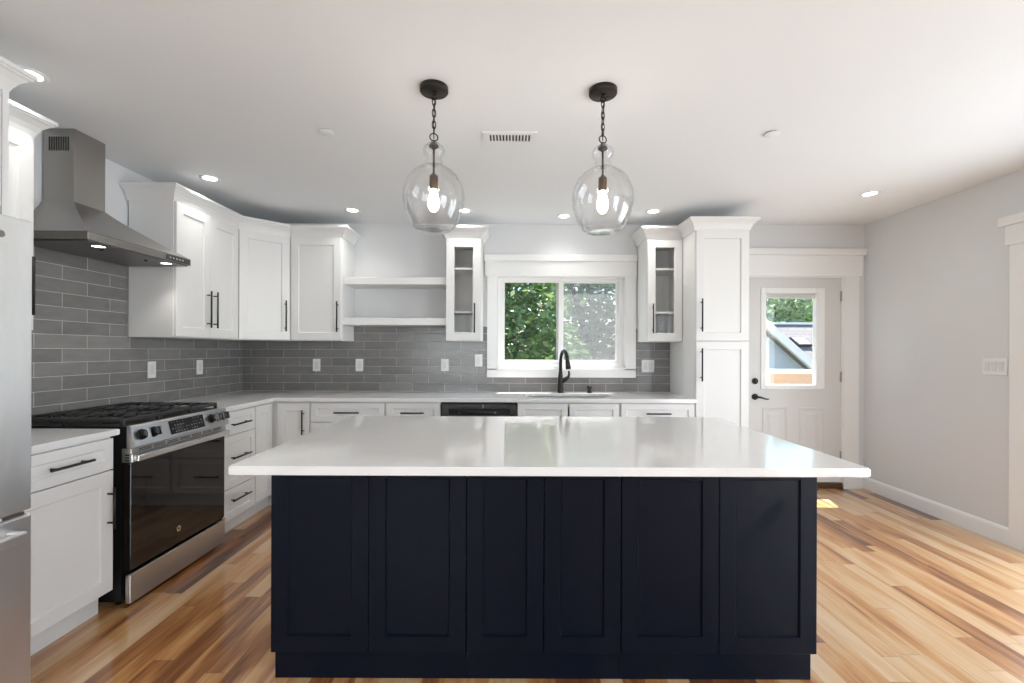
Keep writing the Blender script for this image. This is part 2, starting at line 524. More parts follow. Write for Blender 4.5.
class MB:
    """collects shapes for ONE mesh object"""

    def __init__(self):
        self.bm = bmesh.new()

    def _merge(self, t):
        me = bpy.data.meshes.new('tmp')
        t.to_mesh(me)
        t.free()
        self.bm.from_mesh(me)
        bpy.data.meshes.remove(me)

    def box(self, x0, x1, y0, y1, z0, z1, bev=0.0, seg=1):
        t = bmesh.new()
        bmesh.ops.create_cube(t, size=1.0)
        for v in t.verts:
            v.co = Vector(((x0 + x1) / 2 + v.co.x * (x1 - x0), (y0 + y1) / 2 + v.co.y * (y1 - y0), (z0 + z1) / 2 + v.co.z * (z1 - z0)))
        if bev:
            bmesh.ops.bevel(t, geom=list(t.edges), offset=bev, segments=seg, affect='EDGES', profile=0.5)
        self._merge(t)
        return self

    def cyl(self, p0, p1, r0, r1=None, n=20, bev=0.0):
        p0, p1 = Vector(p0), Vector(p1)
        r1 = r0 if r1 is None else r1
        t = bmesh.new()
        bmesh.ops.create_cone(t, cap_ends=True, segments=n, radius1=r0, radius2=r1, depth=(p1 - p0).length)
        if bev:
            ed = [e for e in t.edges if len(e.link_faces) == 2 and any(len(f.verts) > 4 for f in e.link_faces)]
            bmesh.ops.bevel(t, geom=ed, offset=bev, segments=2, affect='EDGES')
        mtx = Matrix.Translation((p0 + p1) / 2) @ (p1 - p0).to_track_quat('Z', 'Y').to_matrix().to_4x4()
        bmesh.ops.transform(t, matrix=mtx, verts=t.verts)
        for f in t.faces:
            f.smooth = len(f.verts) == 4
        self._merge(t)
        return self

    def tube(self, pts, r, n=10, closed=False):
        """tube along points; r may be a list"""
        pts = [Vector(p) for p in pts]
        k = len(pts)
        rr = r if isinstance(r, (list, tuple)) else [r] * k
        bm = self.bm
        rings = []
        up = None
        for i, p in enumerate(pts):
            if closed:
                d = (pts[(i + 1) % k] - pts[i - 1]).normalized()
            else:
                d = (pts[min(i + 1, k - 1)] - pts[max(i - 1, 0)]).normalized()
            if up is None:
                up = d.orthogonal().normalized()
            up = (up - d * up.dot(d)).normalized()
            s = d.cross(up)
            rings.append([bm.verts.new(p + (up * math.cos(2 * PI * j / n) + s * math.sin(2 * PI * j / n)) * rr[i]) for j in range(n)])
        m = k if closed else k - 1
        for i in range(m):
            a, b = rings[i], rings[(i + 1) % k]
            for j in range(n):
                f = bm.faces.new((a[j], a[(j + 1) % n], b[(j + 1) % n], b[j]))
                f.smooth = True
        if not closed:
            bm.faces.new(rings[0][::-1])
            bm.faces.new(rings[-1])
        return self

    def lathe(self, prof, c=(0, 0, 0), n=40, smooth=True, closed=False):
        """profile of (radius, z) turned about the vertical axis"""
        bm = self.bm
        cx, cy, cz = c
        rings = []
        for r, z in prof:
            if r < 1e-6:
                rings.append([bm.verts.new((cx, cy, cz + z))])
            else:
                rings.append([bm.verts.new((cx + r * math.cos(2 * PI * j / n), cy + r * math.sin(2 * PI * j / n), cz + z)) for j in range(n)])
        k = len(rings)
        for i in range(k if closed else k - 1):
            a, b = rings[i], rings[(i + 1) % k]
            for j in range(n):
                j2 = (j + 1) % n
                if len(a) == 1 and len(b) == 1:
                    continue
                if len(a) == 1:
                    f = bm.faces.new((a[0], b[j2], b[j]))
                elif len(b) == 1:
                    f = bm.faces.new((a[j], a[j2], b[0]))
                else:
                    f = bm.faces.new((a[j], a[j2], b[j2], b[j]))
                f.smooth = smooth
        return self

    def prism(self, poly, a0, a1, axis='z'):
        """polygon extruded along an axis: axis z -> (x, y), axis x -> (y, z), axis y -> (x, z)"""
        bm = self.bm

        def P(p, a):
            return {'z': (p[0], p[1], a), 'x': (a, p[0], p[1]), 'y': (p[0], a, p[1])}[axis]
        A = [bm.verts.new(P(p, a0)) for p in poly]
        B = [bm.verts.new(P(p, a1)) for p in poly]
        n = len(poly)
        bm.faces.new(A[::-1])
        bm.faces.new(B)
        for i in range(n):
            bm.faces.new((A[i], A[(i + 1) % n], B[(i + 1) % n], B[i]))
        return self

    def hexa(self, lo, hi):
        """solid between two quads of four points"""
        bm = self.bm
        A = [bm.verts.new(p) for p in lo]
        B = [bm.verts.new(p) for p in hi]
        bm.faces.new(A[::-1])
        bm.faces.new(B)
        for i in range(4):
            bm.faces.new((A[i], A[(i + 1) % 4], B[(i + 1) % 4], B[i]))
        return self

    def sweep(self, path, prof):
        """profile (outward, z) swept along a plan polyline, outward to the right of the walk, mitred"""
        bm = self.bm
        path = [Vector(p) for p in path]
        k = len(path)
        rings = []
        for i, p in enumerate(path):
            ns = []
            for a, b in ((i - 1, i), (i, i + 1)):
                if a >= 0 and b < k:
                    d = (path[b] - path[a]).normalized()
                    ns.append(Vector((d.y, -d.x)))
            if len(ns) == 2:
                m = (ns[0] + ns[1]).normalized()
                m = m / max(0.3, m.dot(ns[0]))
            else:
                m = ns[0]
            rings.append([bm.verts.new((p.x + m.x * o, p.y + m.y * o, z)) for o, z in prof])
        n = len(prof)
        for i in range(k - 1):
            a, b = rings[i], rings[i + 1]
            for j in range(n):
                bm.faces.new((a[j], a[(j + 1) % n], b[(j + 1) % n], b[j]))
        bm.faces.new(rings[0][::-1])
        bm.faces.new(rings[-1])
        return self

    def shaker(self, w, h, t=0.02, st=0.064, rec=0.009, x0=0.0, z0=0.0, y0=0.0, hole=False):
        """shaker door: front face at y0 (facing -y), frame with a recessed panel; hole leaves the panel open"""
        bm = self.bm
        c = 0.0015

        def rect(i, y):
            return [bm.verts.new(q) for q in ((x0 + i, y, z0 + i), (x0 + w - i, y, z0 + i), (x0 + w - i, y, z0 + h - i), (x0 + i, y, z0 + h - i))]
        r = [rect(0, y0 + t), rect(0, y0 + c), rect(c, y0), rect(st, y0), rect(st + 0.005, y0 + rec)]
        for a, b in zip(r, r[1:]):
            for j in range(4):
                bm.faces.new((a[j], a[(j + 1) % 4], b[(j + 1) % 4], b[j]))
        if hole:
            e = rect(st + 0.005, y0 + t)
            a = r[-1]
            for j in range(4):
                bm.faces.new((a[j], a[(j + 1) % 4], e[(j + 1) % 4], e[j]))
                bm.faces.new((e[j], e[(j + 1) % 4], r[0][(j + 1) % 4], r[0][j]))
        else:
            bm.faces.new(r[-1])
            bm.faces.new(r[0][::-1])
        return self

    def build(self, name, mat, parent=None, loc=None, sharp=None):
        bm = self.bm
        bmesh.ops.recalc_face_normals(bm, faces=bm.faces)
        me = bpy.data.meshes.new(name)
        bm.to_mesh(me)
        bm.free()
        if isinstance(mat, (list, tuple)):
            for x in mat:
                me.materials.append(M[x])
        else:
            me.materials.append(M[mat] if isinstance(mat, str) else mat)
        o = bpy.data.objects.new(name, me)
        COL.objects.link(o)
        if parent:
            o.parent = parent
        if loc:
            o.location = loc
        return o


def tag(o, label=None, cat=None, group=None, kind=None):
    if label:
        o['label'] = label
    if cat:
        o['category'] = cat
    if group:
        o['group'] = group
    if kind:
        o['kind'] = kind
    return o


def thing(name, label, cat, loc=(0, 0, 0), rz=0.0, group=None):
    o = bpy.data.objects.new(name, None)
    COL.objects.link(o)
    o.empty_display_size = 0.1
    o.location = loc
    o.rotation_euler = (0, 0, rz)
    return tag(o, label, cat, group)


def struct(name, label, cat, loc=(0, 0, 0)):
    o = bpy.data.objects.new(name, None)
    COL.objects.link(o)
    o.location = loc
    return tag(o, label, cat, None, 'structure')


def copy_tree(o, parent=None):
    c = o.copy()
    COL.objects.link(c)
    if parent:
        c.parent = parent
    for ch in list(o.children):
        copy_tree(ch, c)
    return c


def text_mesh(name, body, size, mat, parent, loc, rot, depth=0.0006):
    cu = bpy.data.curves.new(name, 'FONT')
    cu.body = body
    cu.size = size
    cu.align_x = 'CENTER'
    cu.align_y = 'CENTER'
    cu.extrude = depth
    cu.materials.append(M[mat])
    tmp = bpy.data.objects.new(name, cu)
    me = bpy.data.meshes.new_from_object(tmp)
    bpy.data.objects.remove(tmp)
    o = bpy.data.objects.new(name, me)
    COL.objects.link(o)
    o.parent = parent
    o.location = loc
    o.rotation_euler = rot
    return o


# ------------------------------------------------------------------ room shell
MB().box(XL - 0.2, XR + 0.2, YR - 0.2, 4.60, -0.12, 0.0).build('floor', 'floor')
tag(bpy.data.objects['floor'], 'glossy hickory plank floor with strong colour variation', 'floor', kind='structure')
MB().box(XL - 0.2, XR + 0.2, YR - 0.2, 4.60, HC, HC + 0.15).build('ceiling', 'ceil')
tag(bpy.data.objects['ceiling'], 'flat smooth off white ceiling', 'ceiling', kind='structure')

WB = 4.353  # plaster face of the back wall
b = MB()
WX0, WX1, WZ0, WZ1 = -0.155, 1.085, 1.125, 2.018     # kitchen window opening
DX0, DX1, DZ1 = 2.215, 3.158, 2.018                  # back door opening
for x0, x1, z0, z1 in ((XL - 0.15, WX0, 0, HC), (WX0, WX1, 0, WZ0), (WX0, WX1, WZ1, HC), (WX1, DX0, 0, HC), (DX0, DX1, DZ1, HC), (DX1, XR + 0.15, 0, HC)):
    b.box(x0, x1, WB, WB + 0.15, z0, z1)
wall_back = tag(b.build('wall_back', 'wall'), 'light grey back wall with the kitchen window and door', 'wall', kind='structure')
M['tileb'] = tile_mat('grey_wall_tile_back', 0, 2.182 + 0.5 * 0.3075 + 10 * 0.3075)
M['tilel'] = tile_mat('grey_wall_tile_side', 1, 10 * 0.3075 + 0.013)
b = MB()
for x0, x1, z0, z1 in ((XL, -1.52, CT, UB), (-1.52, -0.2, CT, 1.528), (-0.2, 1.13, CT, 1.09), (1.13, 1.503, CT, 1.513)):
    b.box(x0, x1, ZB, WB, z0, z1)
b.build('tiled_backsplash', 'tileb', wall_back)

b = MB()
b.box(XL - 0.15, XL - 0.007, YR, WB, 0, HC)
wall_left = tag(b.build('wall_left', 'wall'), 'wall behind the range and refrigerator, tiled above the worktop', 'wall', kind='structure')
b = MB()
b.box(XL - 0.007, XL, 1.77, ZB, CT - 0.02, UB)
b.box(XL - 0.007, XL, 2.14, 3.04, UB, 1.885)
b.build('tiled_backsplash', 'tilel', wall_left)

b = MB()
P0, P1, PZ = 1.12, 2.955, 2.02      # patio door opening
S0, S1, SZ0, SZ1 = -2.85, -0.35, 0.05, 2.25
for y0, y1, z0, z1 in ((P1, WB, 0, HC), (P0, P1, PZ, HC), (S1, P0, 0, HC), (S0, S1, 0, SZ0), (S0, S1, SZ1, HC), (YR, S0, 0, HC)):
    b.box(XR, XR + 0.15, y0, y1, z0, z1)
tag(b.build('wall_right', 'wall'), 'plain light grey wall with triple switch', 'wall', kind='structure')
b = MB()
for x0, x1, z0, z1 in ((XL - 0.15, -2.35, 0, HC), (-2.35, -0.55, 0, 0.65), (-2.35, -0.55, 2.25, HC), (-0.55, XR + 0.15, 0, HC)):
    b.box(x0, x1, YR - 0.15, YR, z0, z1)
tag(b.build('wall_rear', 'wall'), 'light grey wall of the room behind the viewer', 'wall', kind='structure')

# unseen openings added behind the camera to let in fill light: simple framed panes
for nm, lab, axis, rect in (('added_window_2', 'wide side window added behind the viewer for a fill lamp', 'x', (S0, S1, SZ0, SZ1)), ('added_window_3', 'wide rear window added behind the viewer for a fill lamp', 'y', (-2.35, -0.55, 0.65, 2.25))):
    r0, r1, z0, z1 = rect
    fr = MB()
    pn = MB()
    for i in range(3):
        a0 = r0 + (r1 - r0) / 3 * i
        a1 = r0 + (r1 - r0) / 3 * (i + 1)
        for q in ((a0, a0 + 0.05, z0, z1), (a1 - 0.05, a1, z0, z1), (a0 + 0.05, a1 - 0.05, z0, z0 + 0.05), (a0 + 0.05, a1 - 0.05, z1 - 0.05, z1)):
            if axis == 'x':
                fr.box(XR + 0.02, XR + 0.07, *q)
            else:
                fr.box(q[0], q[1], YR - 0.07, YR - 0.02, q[2], q[3])
    s = struct(nm, lab, 'window')
    fr.build('window_frame', 'trim', s)
    if axis == 'x':
        pn.box(XR + 0.04, XR + 0.044, r0, r1, z0, z1)
    else:
        pn.box(r0, r1, YR - 0.044, YR - 0.04, z0, z1)
    pn.build('window_pane', 'pane', s)

# patio door in the right wall; only its casing is in view, the glazing is added to admit light
d2 = struct('door_2', 'cased side opening with glazing added for light, its white casing beside the triple switch', 'door')
b = MB()
b.box(XR - 0.020, XR, P1 - 0.012, 3.066, 0, 2.02, 0.002)
b.box(XR - 0.020, XR, P0 - 0.11, P0 + 0.012, 0, 2.02, 0.002)
b.box(XR - 0.026, XR, P0 - 0.125, 3.088, 2.02, 2.155, 0.002)
b.box(XR - 0.045, XR, P0 - 0.15, 3.118, 2.155, 2.217, 0.003)
b.build('door_casing', 'trim', d2)
b = MB()
for y0, y1 in ((P0, (P0 + P1) / 2 + 0.03), ((P0 + P1) / 2 - 0.03, P1)):
    for q in ((y0, y0 + 0.08, 0.03, 2.0), (y1 - 0.08, y1, 0.03, 2.0), (y0, y1, 0.03, 0.13), (y0, y1, 1.92, 2.0)):
        b.box(XR + 0.03, XR + 0.065, *q)
b.build('door_frame', 'trim', d2)
MB().box(XR + 0.045, XR + 0.05, P0 + 0.08, P1 - 0.08, 0.12, 1.92).build('door_pane', 'pane', d2)

# baseboards
b = MB()
pf = [(0, 0), (0.014, 0), (0.014, 0.095), (0.010, 0.108), (0.004, 0.115), (0, 0.117)]
b.prism([(XR - o, z) for o, z in pf], 3.066, WB, 'y')
tag(b.build('baseboard_right', 'trim'), 'white baseboard along the grey wall beside the back door', 'baseboard', kind='structure')
b = MB().prism([(WB - o, z) for o, z in pf], 3.296, XR - 0.014, 'x')
tag(b.build('baseboard_back', 'trim'), 'short white baseboard between back door casing and corner', 'baseboard', kind='structure')

# ------------------------------------------------------------------ kitchen window
win = struct('window_1', 'white sliding window above the sink with green trees beyond', 'window')
b = MB()
CF = WB - 0.022
b.box(-0.241, -0.143, CF, WB, 1.118, 2.015, 0.002)
b.box(1.073, 1.175, CF, WB, 1.118, 2.015, 0.002)
b.box(-0.241, 1.175, CF, WB, 1.047, 1.130, 0.002)
b.box(-0.262, 1.180, CF - 0.006, WB, 2.010, 2.150, 0.002)
b.box(-0.268, 1.183, CF - 0.024, WB, 2.150, 2.213, 0.003)
b.build('window_casing', 'trim', win)
b = MB()     # jamb lining of the opening
JY = WB + 0.15
b.box(WX0, WX0 + 0.012, WB - 0.01, JY, WZ0, WZ1)
b.box(WX1 - 0.012, WX1, WB - 0.01, JY, WZ0, WZ1)
b.box(WX0 + 0.012, WX1 - 0.012, WB - 0.01, JY, WZ1 - 0.012, WZ1)
b.box(WX0 + 0.012, WX1 - 0.012, WB - 0.01, JY, WZ0, WZ0 + 0.018)
b.build('window_jamb', 'trim', win)
fy0, fy1 = WB + 0.055, WB + 0.13
b = MB()
for q in ((WX0 + 0.012, WX0 + 0.052, WZ0 + 0.018, WZ1 - 0.012), (WX1 - 0.052, WX1 - 0.012, WZ0 + 0.018, WZ1 - 0.012), (WX0 + 0.052, WX1 - 0.052, WZ1 - 0.042, WZ1 - 0.012), (WX0 + 0.052, WX1 - 0.052, WZ0 + 0.018, WZ0 + 0.055)):
    b.box(q[0], q[1], fy0, fy1, q[2], q[3], 0.003)
b.build('window_frame', 'trim', win)
for nm, x0, x1, yy, sw in (('sliding_sash', -0.103, 0.470, fy0 + 0.008, (0.028, 0.020)), ('fixed_sash', 0.452, 1.033, fy0 + 0.038, (0.046, 0.024))):
    b = MB()
    b.box(x0, x0 + sw[0], yy, yy + 0.026, 1.180, 1.985, 0.002)
    b.box(x1 - sw[1], x1, yy, yy + 0.026, 1.180, 1.985, 0.002)
    b.box(x0 + sw[0], x1 - sw[1], yy, yy + 0.026, 1.180, 1.212, 0.002)
    b.box(x0 + sw[0], x1 - sw[1], yy, yy + 0.026, 1.962, 1.985, 0.002)
    s = b.build(nm, 'trim', win)
    MB().box(x0 + sw[0], x1 - sw[1], yy + 0.011, yy + 0.015, 1.212, 1.962).build('window_pane', 'pane', s)
MB().box(0.470, 1.033, fy1 - 0.006, fy1 - 0.005, 1.18, 1.985).build('insect_screen', 'screen', win)
b = MB().box(0.430, 0.452, fy1 - 0.012, fy1 - 0.002, 1.18, 1.985)
b.build('screen_rail', 'hinge', win)

# ------------------------------------------------------------------ back door
dr = struct('door_1', 'white back door with half glass and black lever beside the tall pantry', 'door')
sy = WB + 0.012
b = MB()
SX0, SX1, SZ = 2.226, 3.147, 0.095
GX0, GX1, GZ0, GZ1 = 2.40, 2.94, 0.965, 1.895
for q in ((SX0, GX0, SZ, 2.008), (GX1, SX1, SZ, 2.008), (GX0, GX1, SZ, GZ0), (GX0, GX1, GZ1, 2.008)):
    b.box(q[0], q[1], sy, sy + 0.044, q[2], q[3])
b.build('door_slab', 'doorw', dr)
for x0, x1 in ((2.392, 2.632), (2.744, 2.978)):
    b = MB()
    bm = b.bm
    rr = []
    for i, y in ((0.0, sy - 0.0005), (0.012, sy - 0.007), (0.024, sy - 0.0015), (0.05, sy - 0.0015), (0.075, sy - 0.007)):
        rr.append([bm.verts.new(p) for p in ((x0 + i, y, 0.22 + i), (x1 - i, y, 0.22 + i), (x1 - i, y, 0.77 - i), (x0 + i, y, 0.77 - i))])
    for a, c in zip(rr, rr[1:]):
        for j in range(4):
            bm.faces.new((a[j], a[(j + 1) % 4], c[(j + 1) % 4], c[j]))
    bm.faces.new(rr[-1])
    b.build('raised_panel', 'doorw', dr)
b = MB()     # moulded frame around the glass, with its screw plugs
for q in ((2.375, 2.425, 0.940, 1.910), (2.905, 2.985, 0.940, 1.910), (2.425, 2.905, 1.858, 1.910), (2.425, 2.905, 0.940, 0.985)):
    b.box(q[0], q[1], sy - 0.012, sy + 0.050, q[2], q[3], 0.005, 2)
for k in range(6):
    for xx in (2.391, 2.969):
        b.cyl((xx, sy - 0.0135, 0.955 + k * 0.189), (xx, sy - 0.010, 0.955 + k * 0.189), 0.005, n=10)
for k in range(3):
    for zz in (0.955, 1.897):
        b.cyl((2.53 + k * 0.14, sy - 0.0135, zz), (2.53 + k * 0.14, sy - 0.010, zz), 0.005, n=10)
b.build('lite_frame', 'trim', dr)
MB().box(2.42, 2.91, sy + 0.008, sy + 0.012, 0.98, 1.87).build('door_pane', 'pane', dr)
b = MB()
for k in range(7):
    b.box(2.427, 2.900, sy + 0.014, sy + 0.026, 1.822 + k * 0.0055, 1.8255 + k * 0.0055)
b.box(2.427, 2.900, sy + 0.014, sy + 0.028, 1.812, 1.820)
b.build('raised_blind', 'plateshade', dr)
b = MB().box(2.925, 2.937, sy - 0.016, sy - 0.011, 1.00, 1.86, 0.002)
b.box(2.920, 2.945, sy - 0.026, sy - 0.012, 1.15, 1.20, 0.004, 2)
b.build('blind_slider', 'trim', dr)
b = MB()
b.cyl((2.322, sy, 0.868), (2.322, sy - 0.012, 0.868), 0.030, n=28, bev=0.003)
b.cyl((2.322, sy - 0.012, 0.868), (2.322, sy - 0.05, 0.868), 0.011, n=16)
b.tube([(2.322, sy - 0.046, 0.868), (2.345, sy - 0.048, 0.868), (2.375, sy - 0.048, 0.860), (2.405, sy - 0.047, 0.850), (2.432, sy - 0.044, 0.850)], [0.011, 0.0105, 0.008, 0.007, 0.006], 12)
b.build('lever_handle', 'black', dr)
b = MB().cyl((2.322, sy, 1.018), (2.322, sy - 0.012, 1.018), 0.030, n=28, bev=0.003)
b.box(2.316, 2.328, sy - 0.028, sy - 0.012, 1.000, 1.036, 0.003)
b.build('deadbolt', 'black', dr)
for zz in (1.833, 1.061, 0.30):
    b = MB().cyl((3.152, sy - 0.006, zz - 0.05), (3.152, sy - 0.006, zz + 0.05), 0.010, n=12)
    b.box(3.136, 3.152, sy - 0.003, sy, zz - 0.05, zz + 0.05)
    b.build('hinge', 'hinge', dr)
b = MB()
b.box(DX0, DX0 + 0.012, WB - 0.008, WB + 0.15, 0, DZ1)
b.box(DX1 - 0.012, DX1, WB - 0.008, WB + 0.15, 0, DZ1)
b.box(DX0 + 0.012, DX1 - 0.012, WB - 0.008, WB + 0.15, DZ1 - 0.012, DZ1)
b.build('door_jamb', 'trim', dr)
b = MB()
b.box(3.155, 3.296, CF, WB, 0, 2.03, 0.002)
b.box(2.09, 2.222, CF, WB, 0, 2.03, 0.002)
b.box(2.07, 3.322, CF - 0.006, WB, 2.018, 2.216, 0.002)
b.box(2.03, 3.352, CF - 0.026, WB, 2.216, 2.278, 0.003)
b.box(3.150, 3.306, CF - 0.006, WB, 0, 0.14, 0.002)
b.build('door_casing', 'trim', dr)
b = MB().box(DX0 + 0.012, DX1 - 0.012, WB - 0.02, WB + 0.12, 0.0, 0.055, 0.004)
b.build('threshold', 'thresh', dr)
b = MB().box(SX0, SX1, sy - 0.006, sy + 0.03, 0.055, 0.1)
b.build('door_sweep', 'trim', dr)

# ------------------------------------------------------------------ cabinet builders (local frame: x to the right seen from the front, y into the cabinet, door fronts at y = 0)


def handle(parent, L, x, z, vertical=True, name='handle'):
    """black bar pull centred at (x, z) on a front at y = 0"""
    b = MB()
    h = L / 2
    so = -0.033
    if vertical:
        b.cyl((x, so, z - h), (x, so, z + h), 0.0062, n=14, bev=0.001)
        for s in (-1, 1):
            b.cyl((x, 0, z + s * (h - 0.03)), (x, so, z + s * (h - 0.03)), 0.0048, n=10)
    else:
        b.cyl((x - h, so, z), (x + h, so, z), 0.0062, n=14, bev=0.001)
        for s in (-1, 1):
            b.cyl((x + s * (h - 0.03), 0, z), (x + s * (h - 0.03), so, z), 0.0048, n=10)
    return b.build(name, 'black', parent)


def door(parent, x0, x1, z0, z1, hx=None, hz=None, hl=0.27, mat='cab', st=0.064, name='door', y0=0.0):
    d = MB().shaker(x1 - x0, z1 - z0, st=st, x0=x0, z0=z0, y0=y0).build(name, mat, parent)
    if hx is not None:
        handle(d, hl, hx, hz)
    return d


def drawer(parent, x0, x1, z0, z1, hl=0.2, hz=None, mat='cab', st=0.05):
    d = MB().shaker(x1 - x0, z1 - z0, st=min(st, (z1 - z0) * 0.3), x0=x0, z0=z0).build('drawer', mat, parent)
    if hl:
        handle(d, hl, (x0 + x1) / 2, hz if hz else (z0 + z1) / 2, False)
    return d


def base_body(parent, w, depth=0.585, mat='cab', toe=True, top=0.88, x0=0.0):
    b = MB()
    b.box(x0, x0 + w, 0.0205, depth, 0.114, top)
    b.build('cabinet_body', mat, parent)
    if toe:
        b = MB().box(x0, x0 + w, 0.076, depth, 0.0, 0.114)
        b.build('toe_kick', mat, parent)


G = 0.004
# --- left run: base cabinet beside the refrigerator
y0 = 1.768
t = thing('base_cabinet', 'white base cabinet between the refrigerator and the range', 'cabinet', (DX, y0, 0), PI / 2)
wd = 2.246 - y0
base_body(t, wd, 0.60)
drawer(t, G, wd - G, 0.715, 0.866, 0.2)
door(t, G, wd - G, 0.120, 0.709, wd - 0.035, 0.53, 0.2)
# --- drawers between range and corner
t = thing('drawer_cabinet', 'white three drawer base cabinet just past the range', 'cabinet', (DX, 3.052, 0), PI / 2)
wd = 3.482 - 3.052
base_body(t, wd, 0.60)
for z0, z1, hz in ((0.705, 0.866, 0.778), (0.335, 0.699, 0.545), (0.118, 0.329, 0.250)):
    drawer(t, G, wd - G, z0, z1, 0.22, hz)
# --- corner base cabinet
t = thing('corner_cabinet', 'white corner base cabinet with two hinged shaker leaves under the worktop', 'cabinet', (0, 0, 0))
b = MB()
b.prism([(XL + 0.002, 3.486), (DX - 0.0205, 3.486), (DX - 0.0205, DY + 0.0205), (-1.660, DY + 0.0205), (-1.660, WB - 0.002), (XL + 0.002, WB - 0.002)], 0.114, 0.88)
b.build('cabinet_body', 'cab', t)
b = MB()
b.prism([(XL + 0.01, 3.486), (DX - 0.076, 3.486), (DX - 0.076, DY + 0.076), (-1.660, DY + 0.076), (-1.660, WB - 0.01), (XL + 0.01, WB - 0.01)], 0.0, 0.114)
b.build('toe_kick', 'cab', t)
d = MB().shaker(3.728 - 3.49, 0.746, x0=0, z0=0.12).build('door', 'cab', t)
d.location = (DX, 3.49, 0)
d.rotation_euler = (0, 0, PI / 2)
d = MB().shaker(0.262, 0.746, x0=0, z0=0.12).build('door', 'cab', t)
d.location = (-1.927, DY, 0)
handle(d, 0.2, 0.262 - 0.045, 0.71)


def place(x0, x1, label, name='base_cabinet'):
    return thing(name, label, 'cabinet', (x0, DY, 0)), x1 - x0


t, wd = place(-1.657, -1.042, 'wide white drawer base cabinet under the two open shelves, next to the corner', 'drawer_cabinet')
base_body(t, wd, 0.60)
drawer(t, 0.006, wd - 0.006, 0.712, 0.868, 0.205, 0.79)
drawer(t, 0.006, wd - 0.006, 0.415, 0.704, 0.205)
drawer(t, 0.006, wd - 0.006, 0.118, 0.407, 0.205)
t, wd = place(-1.040, -0.588, 'narrow white drawer base cabinet beside the dishwasher', 'drawer_cabinet')
base_body(t, wd, 0.60)
drawer(t, 0.006, wd - 0.006, 0.712, 0.868, 0.19, 0.79)
drawer(t, 0.006, wd - 0.006, 0.415, 0.704, 0.19)
drawer(t, 0.006, wd - 0.006, 0.118, 0.407, 0.19)
t, wd = place(0.043, 0.884, 'white sink base cabinet below the window with two plain false fronts', 'sink_cabinet')
b = MB()
b.box(0, wd, 0.0205, 0.04, 0.114, 0.70)
b.box(0, wd, 0.0205, 0.04, 0.84, 0.878)
b.box(0, 0.018, 0.04, 0.60, 0.114, 0.878)
b.box(wd - 0.018, wd, 0.04, 0.60, 0.114, 0.878)
b.box(0.018, wd - 0.018, 0.04, 0.60, 0.114, 0.132)
b.build('cabinet_body', 'cab', t)
MB().box(0, wd, 0.076, 0.60, 0, 0.114).build('toe_kick', 'cab', t)
for a0, a1, hx in ((0.004, 0.414, 0.38), (0.428, 0.836, 0.462)):
    MB().shaker(a1 - a0, 0.156, st=0.05, x0=a0, z0=0.712).build('false_front', 'cab', t)
    door(t, a0, a1, 0.118, 0.704, hx, 0.58, 0.2)
t, wd = place(0.886, 1.503, 'white drawer base cabinet between sink and tall pantry', 'drawer_cabinet')
base_body(t, wd, 0.60)
drawer(t, 0.008, wd - 0.008, 0.712, 0.868, 0.2, 0.79)
door(t, 0.008, wd / 2 - 0.002, 0.118, 0.704, wd / 2 - 0.035, 0.58, 0.2)
door(t, wd / 2 + 0.002, wd - 0.008, 0.118, 0.704, wd / 2 + 0.035, 0.58, 0.2)

# --- pantry
t = thing('pantry_cabinet', 'tall white two door pantry cabinet beside the back door', 'cabinet', (1.504, DY, 0))
wd = 1.945 - 1.504
b = MB().box(0, wd, 0.0205, 0.61, 0.114, UT)
b.build('cabinet_body', 'cab', t)
MB().box(0, wd, 0.076, 0.60, 0, 0.114).build('toe_kick', 'cab', t)
door(t, 0.004, wd - 0.005, 1.389, UT - 0.004, 0.041, 1.597, 0.27)
door(t, 0.004, wd - 0.005, 0.118, 1.381, 0.041, 1.192, 0.27)

# --- wall cabinets


def upper_body(parent, w, depth, x0=0.0):
    MB().box(x0, x0 + w, 0.0205, depth, UB, UT).build('cabinet_body', 'cab', parent)


t = thing('wall_cabinet', 'white double door wall cabinet beside the range hood', 'cabinet', (UX, 3.041, UB - UB), PI / 2)
wd = 3.735 - 3.041
upper_body(t, wd, 0.317)
door(t, 0.004, wd / 2 - 0.0015, UB + 0.006, UT - 0.004, wd / 2 - 0.037, 1.597)
door(t, wd / 2 + 0.0015, wd - 0.004, UB + 0.006, UT - 0.004, wd / 2 + 0.035, 1.597)
t = thing('wall_cabinet', 'white diagonal corner wall cabinet with one shaker door', 'cabinet')
k = 0.0205 / math.sqrt(2)
b = MB()
b.prism([(UX - 0.02, 3.738), (-1.964, UY + 0.02), (-1.964, ZB - 0.001), (XL + 0.001, ZB - 0.001), (XL + 0.001, 3.738)], UB, UT)
b.build('cabinet_body', 'cab', t)
L = math.hypot(-1.962 - UX, UY - 3.736)
d = MB().shaker(L - 0.008, UT - UB - 0.010, x0=0.004, z0=UB + 0.006, y0=0).build('door', 'cab', t)
d.location = (UX, 3.736, 0)
d.rotation_euler = (0, 0, PI / 4)
handle(d, 0.27, L - 0.044, 1.597)
t = thing('wall_cabinet', 'white single door wall cabinet next to the open shelves', 'cabinet', (-1.961, UY, 0))
wd = 1.961 - 1.512
upper_body(t, wd, 0.328)
door(t, 0.004, wd - 0.004, UB + 0.006, UT - 0.004, wd - 0.027, 1.594)
t = thing('wall_cabinet', 'white single door wall cabinet between refrigerator enclosure and range hood', 'cabinet', (UX, 1.768, 0), PI / 2)
wd = 2.14 - 1.768
upper_body(t, wd, 0.317)
door(t, 0.004, wd - 0.004, UB + 0.006, UT - 0.004, wd - 0.036, 1.594)

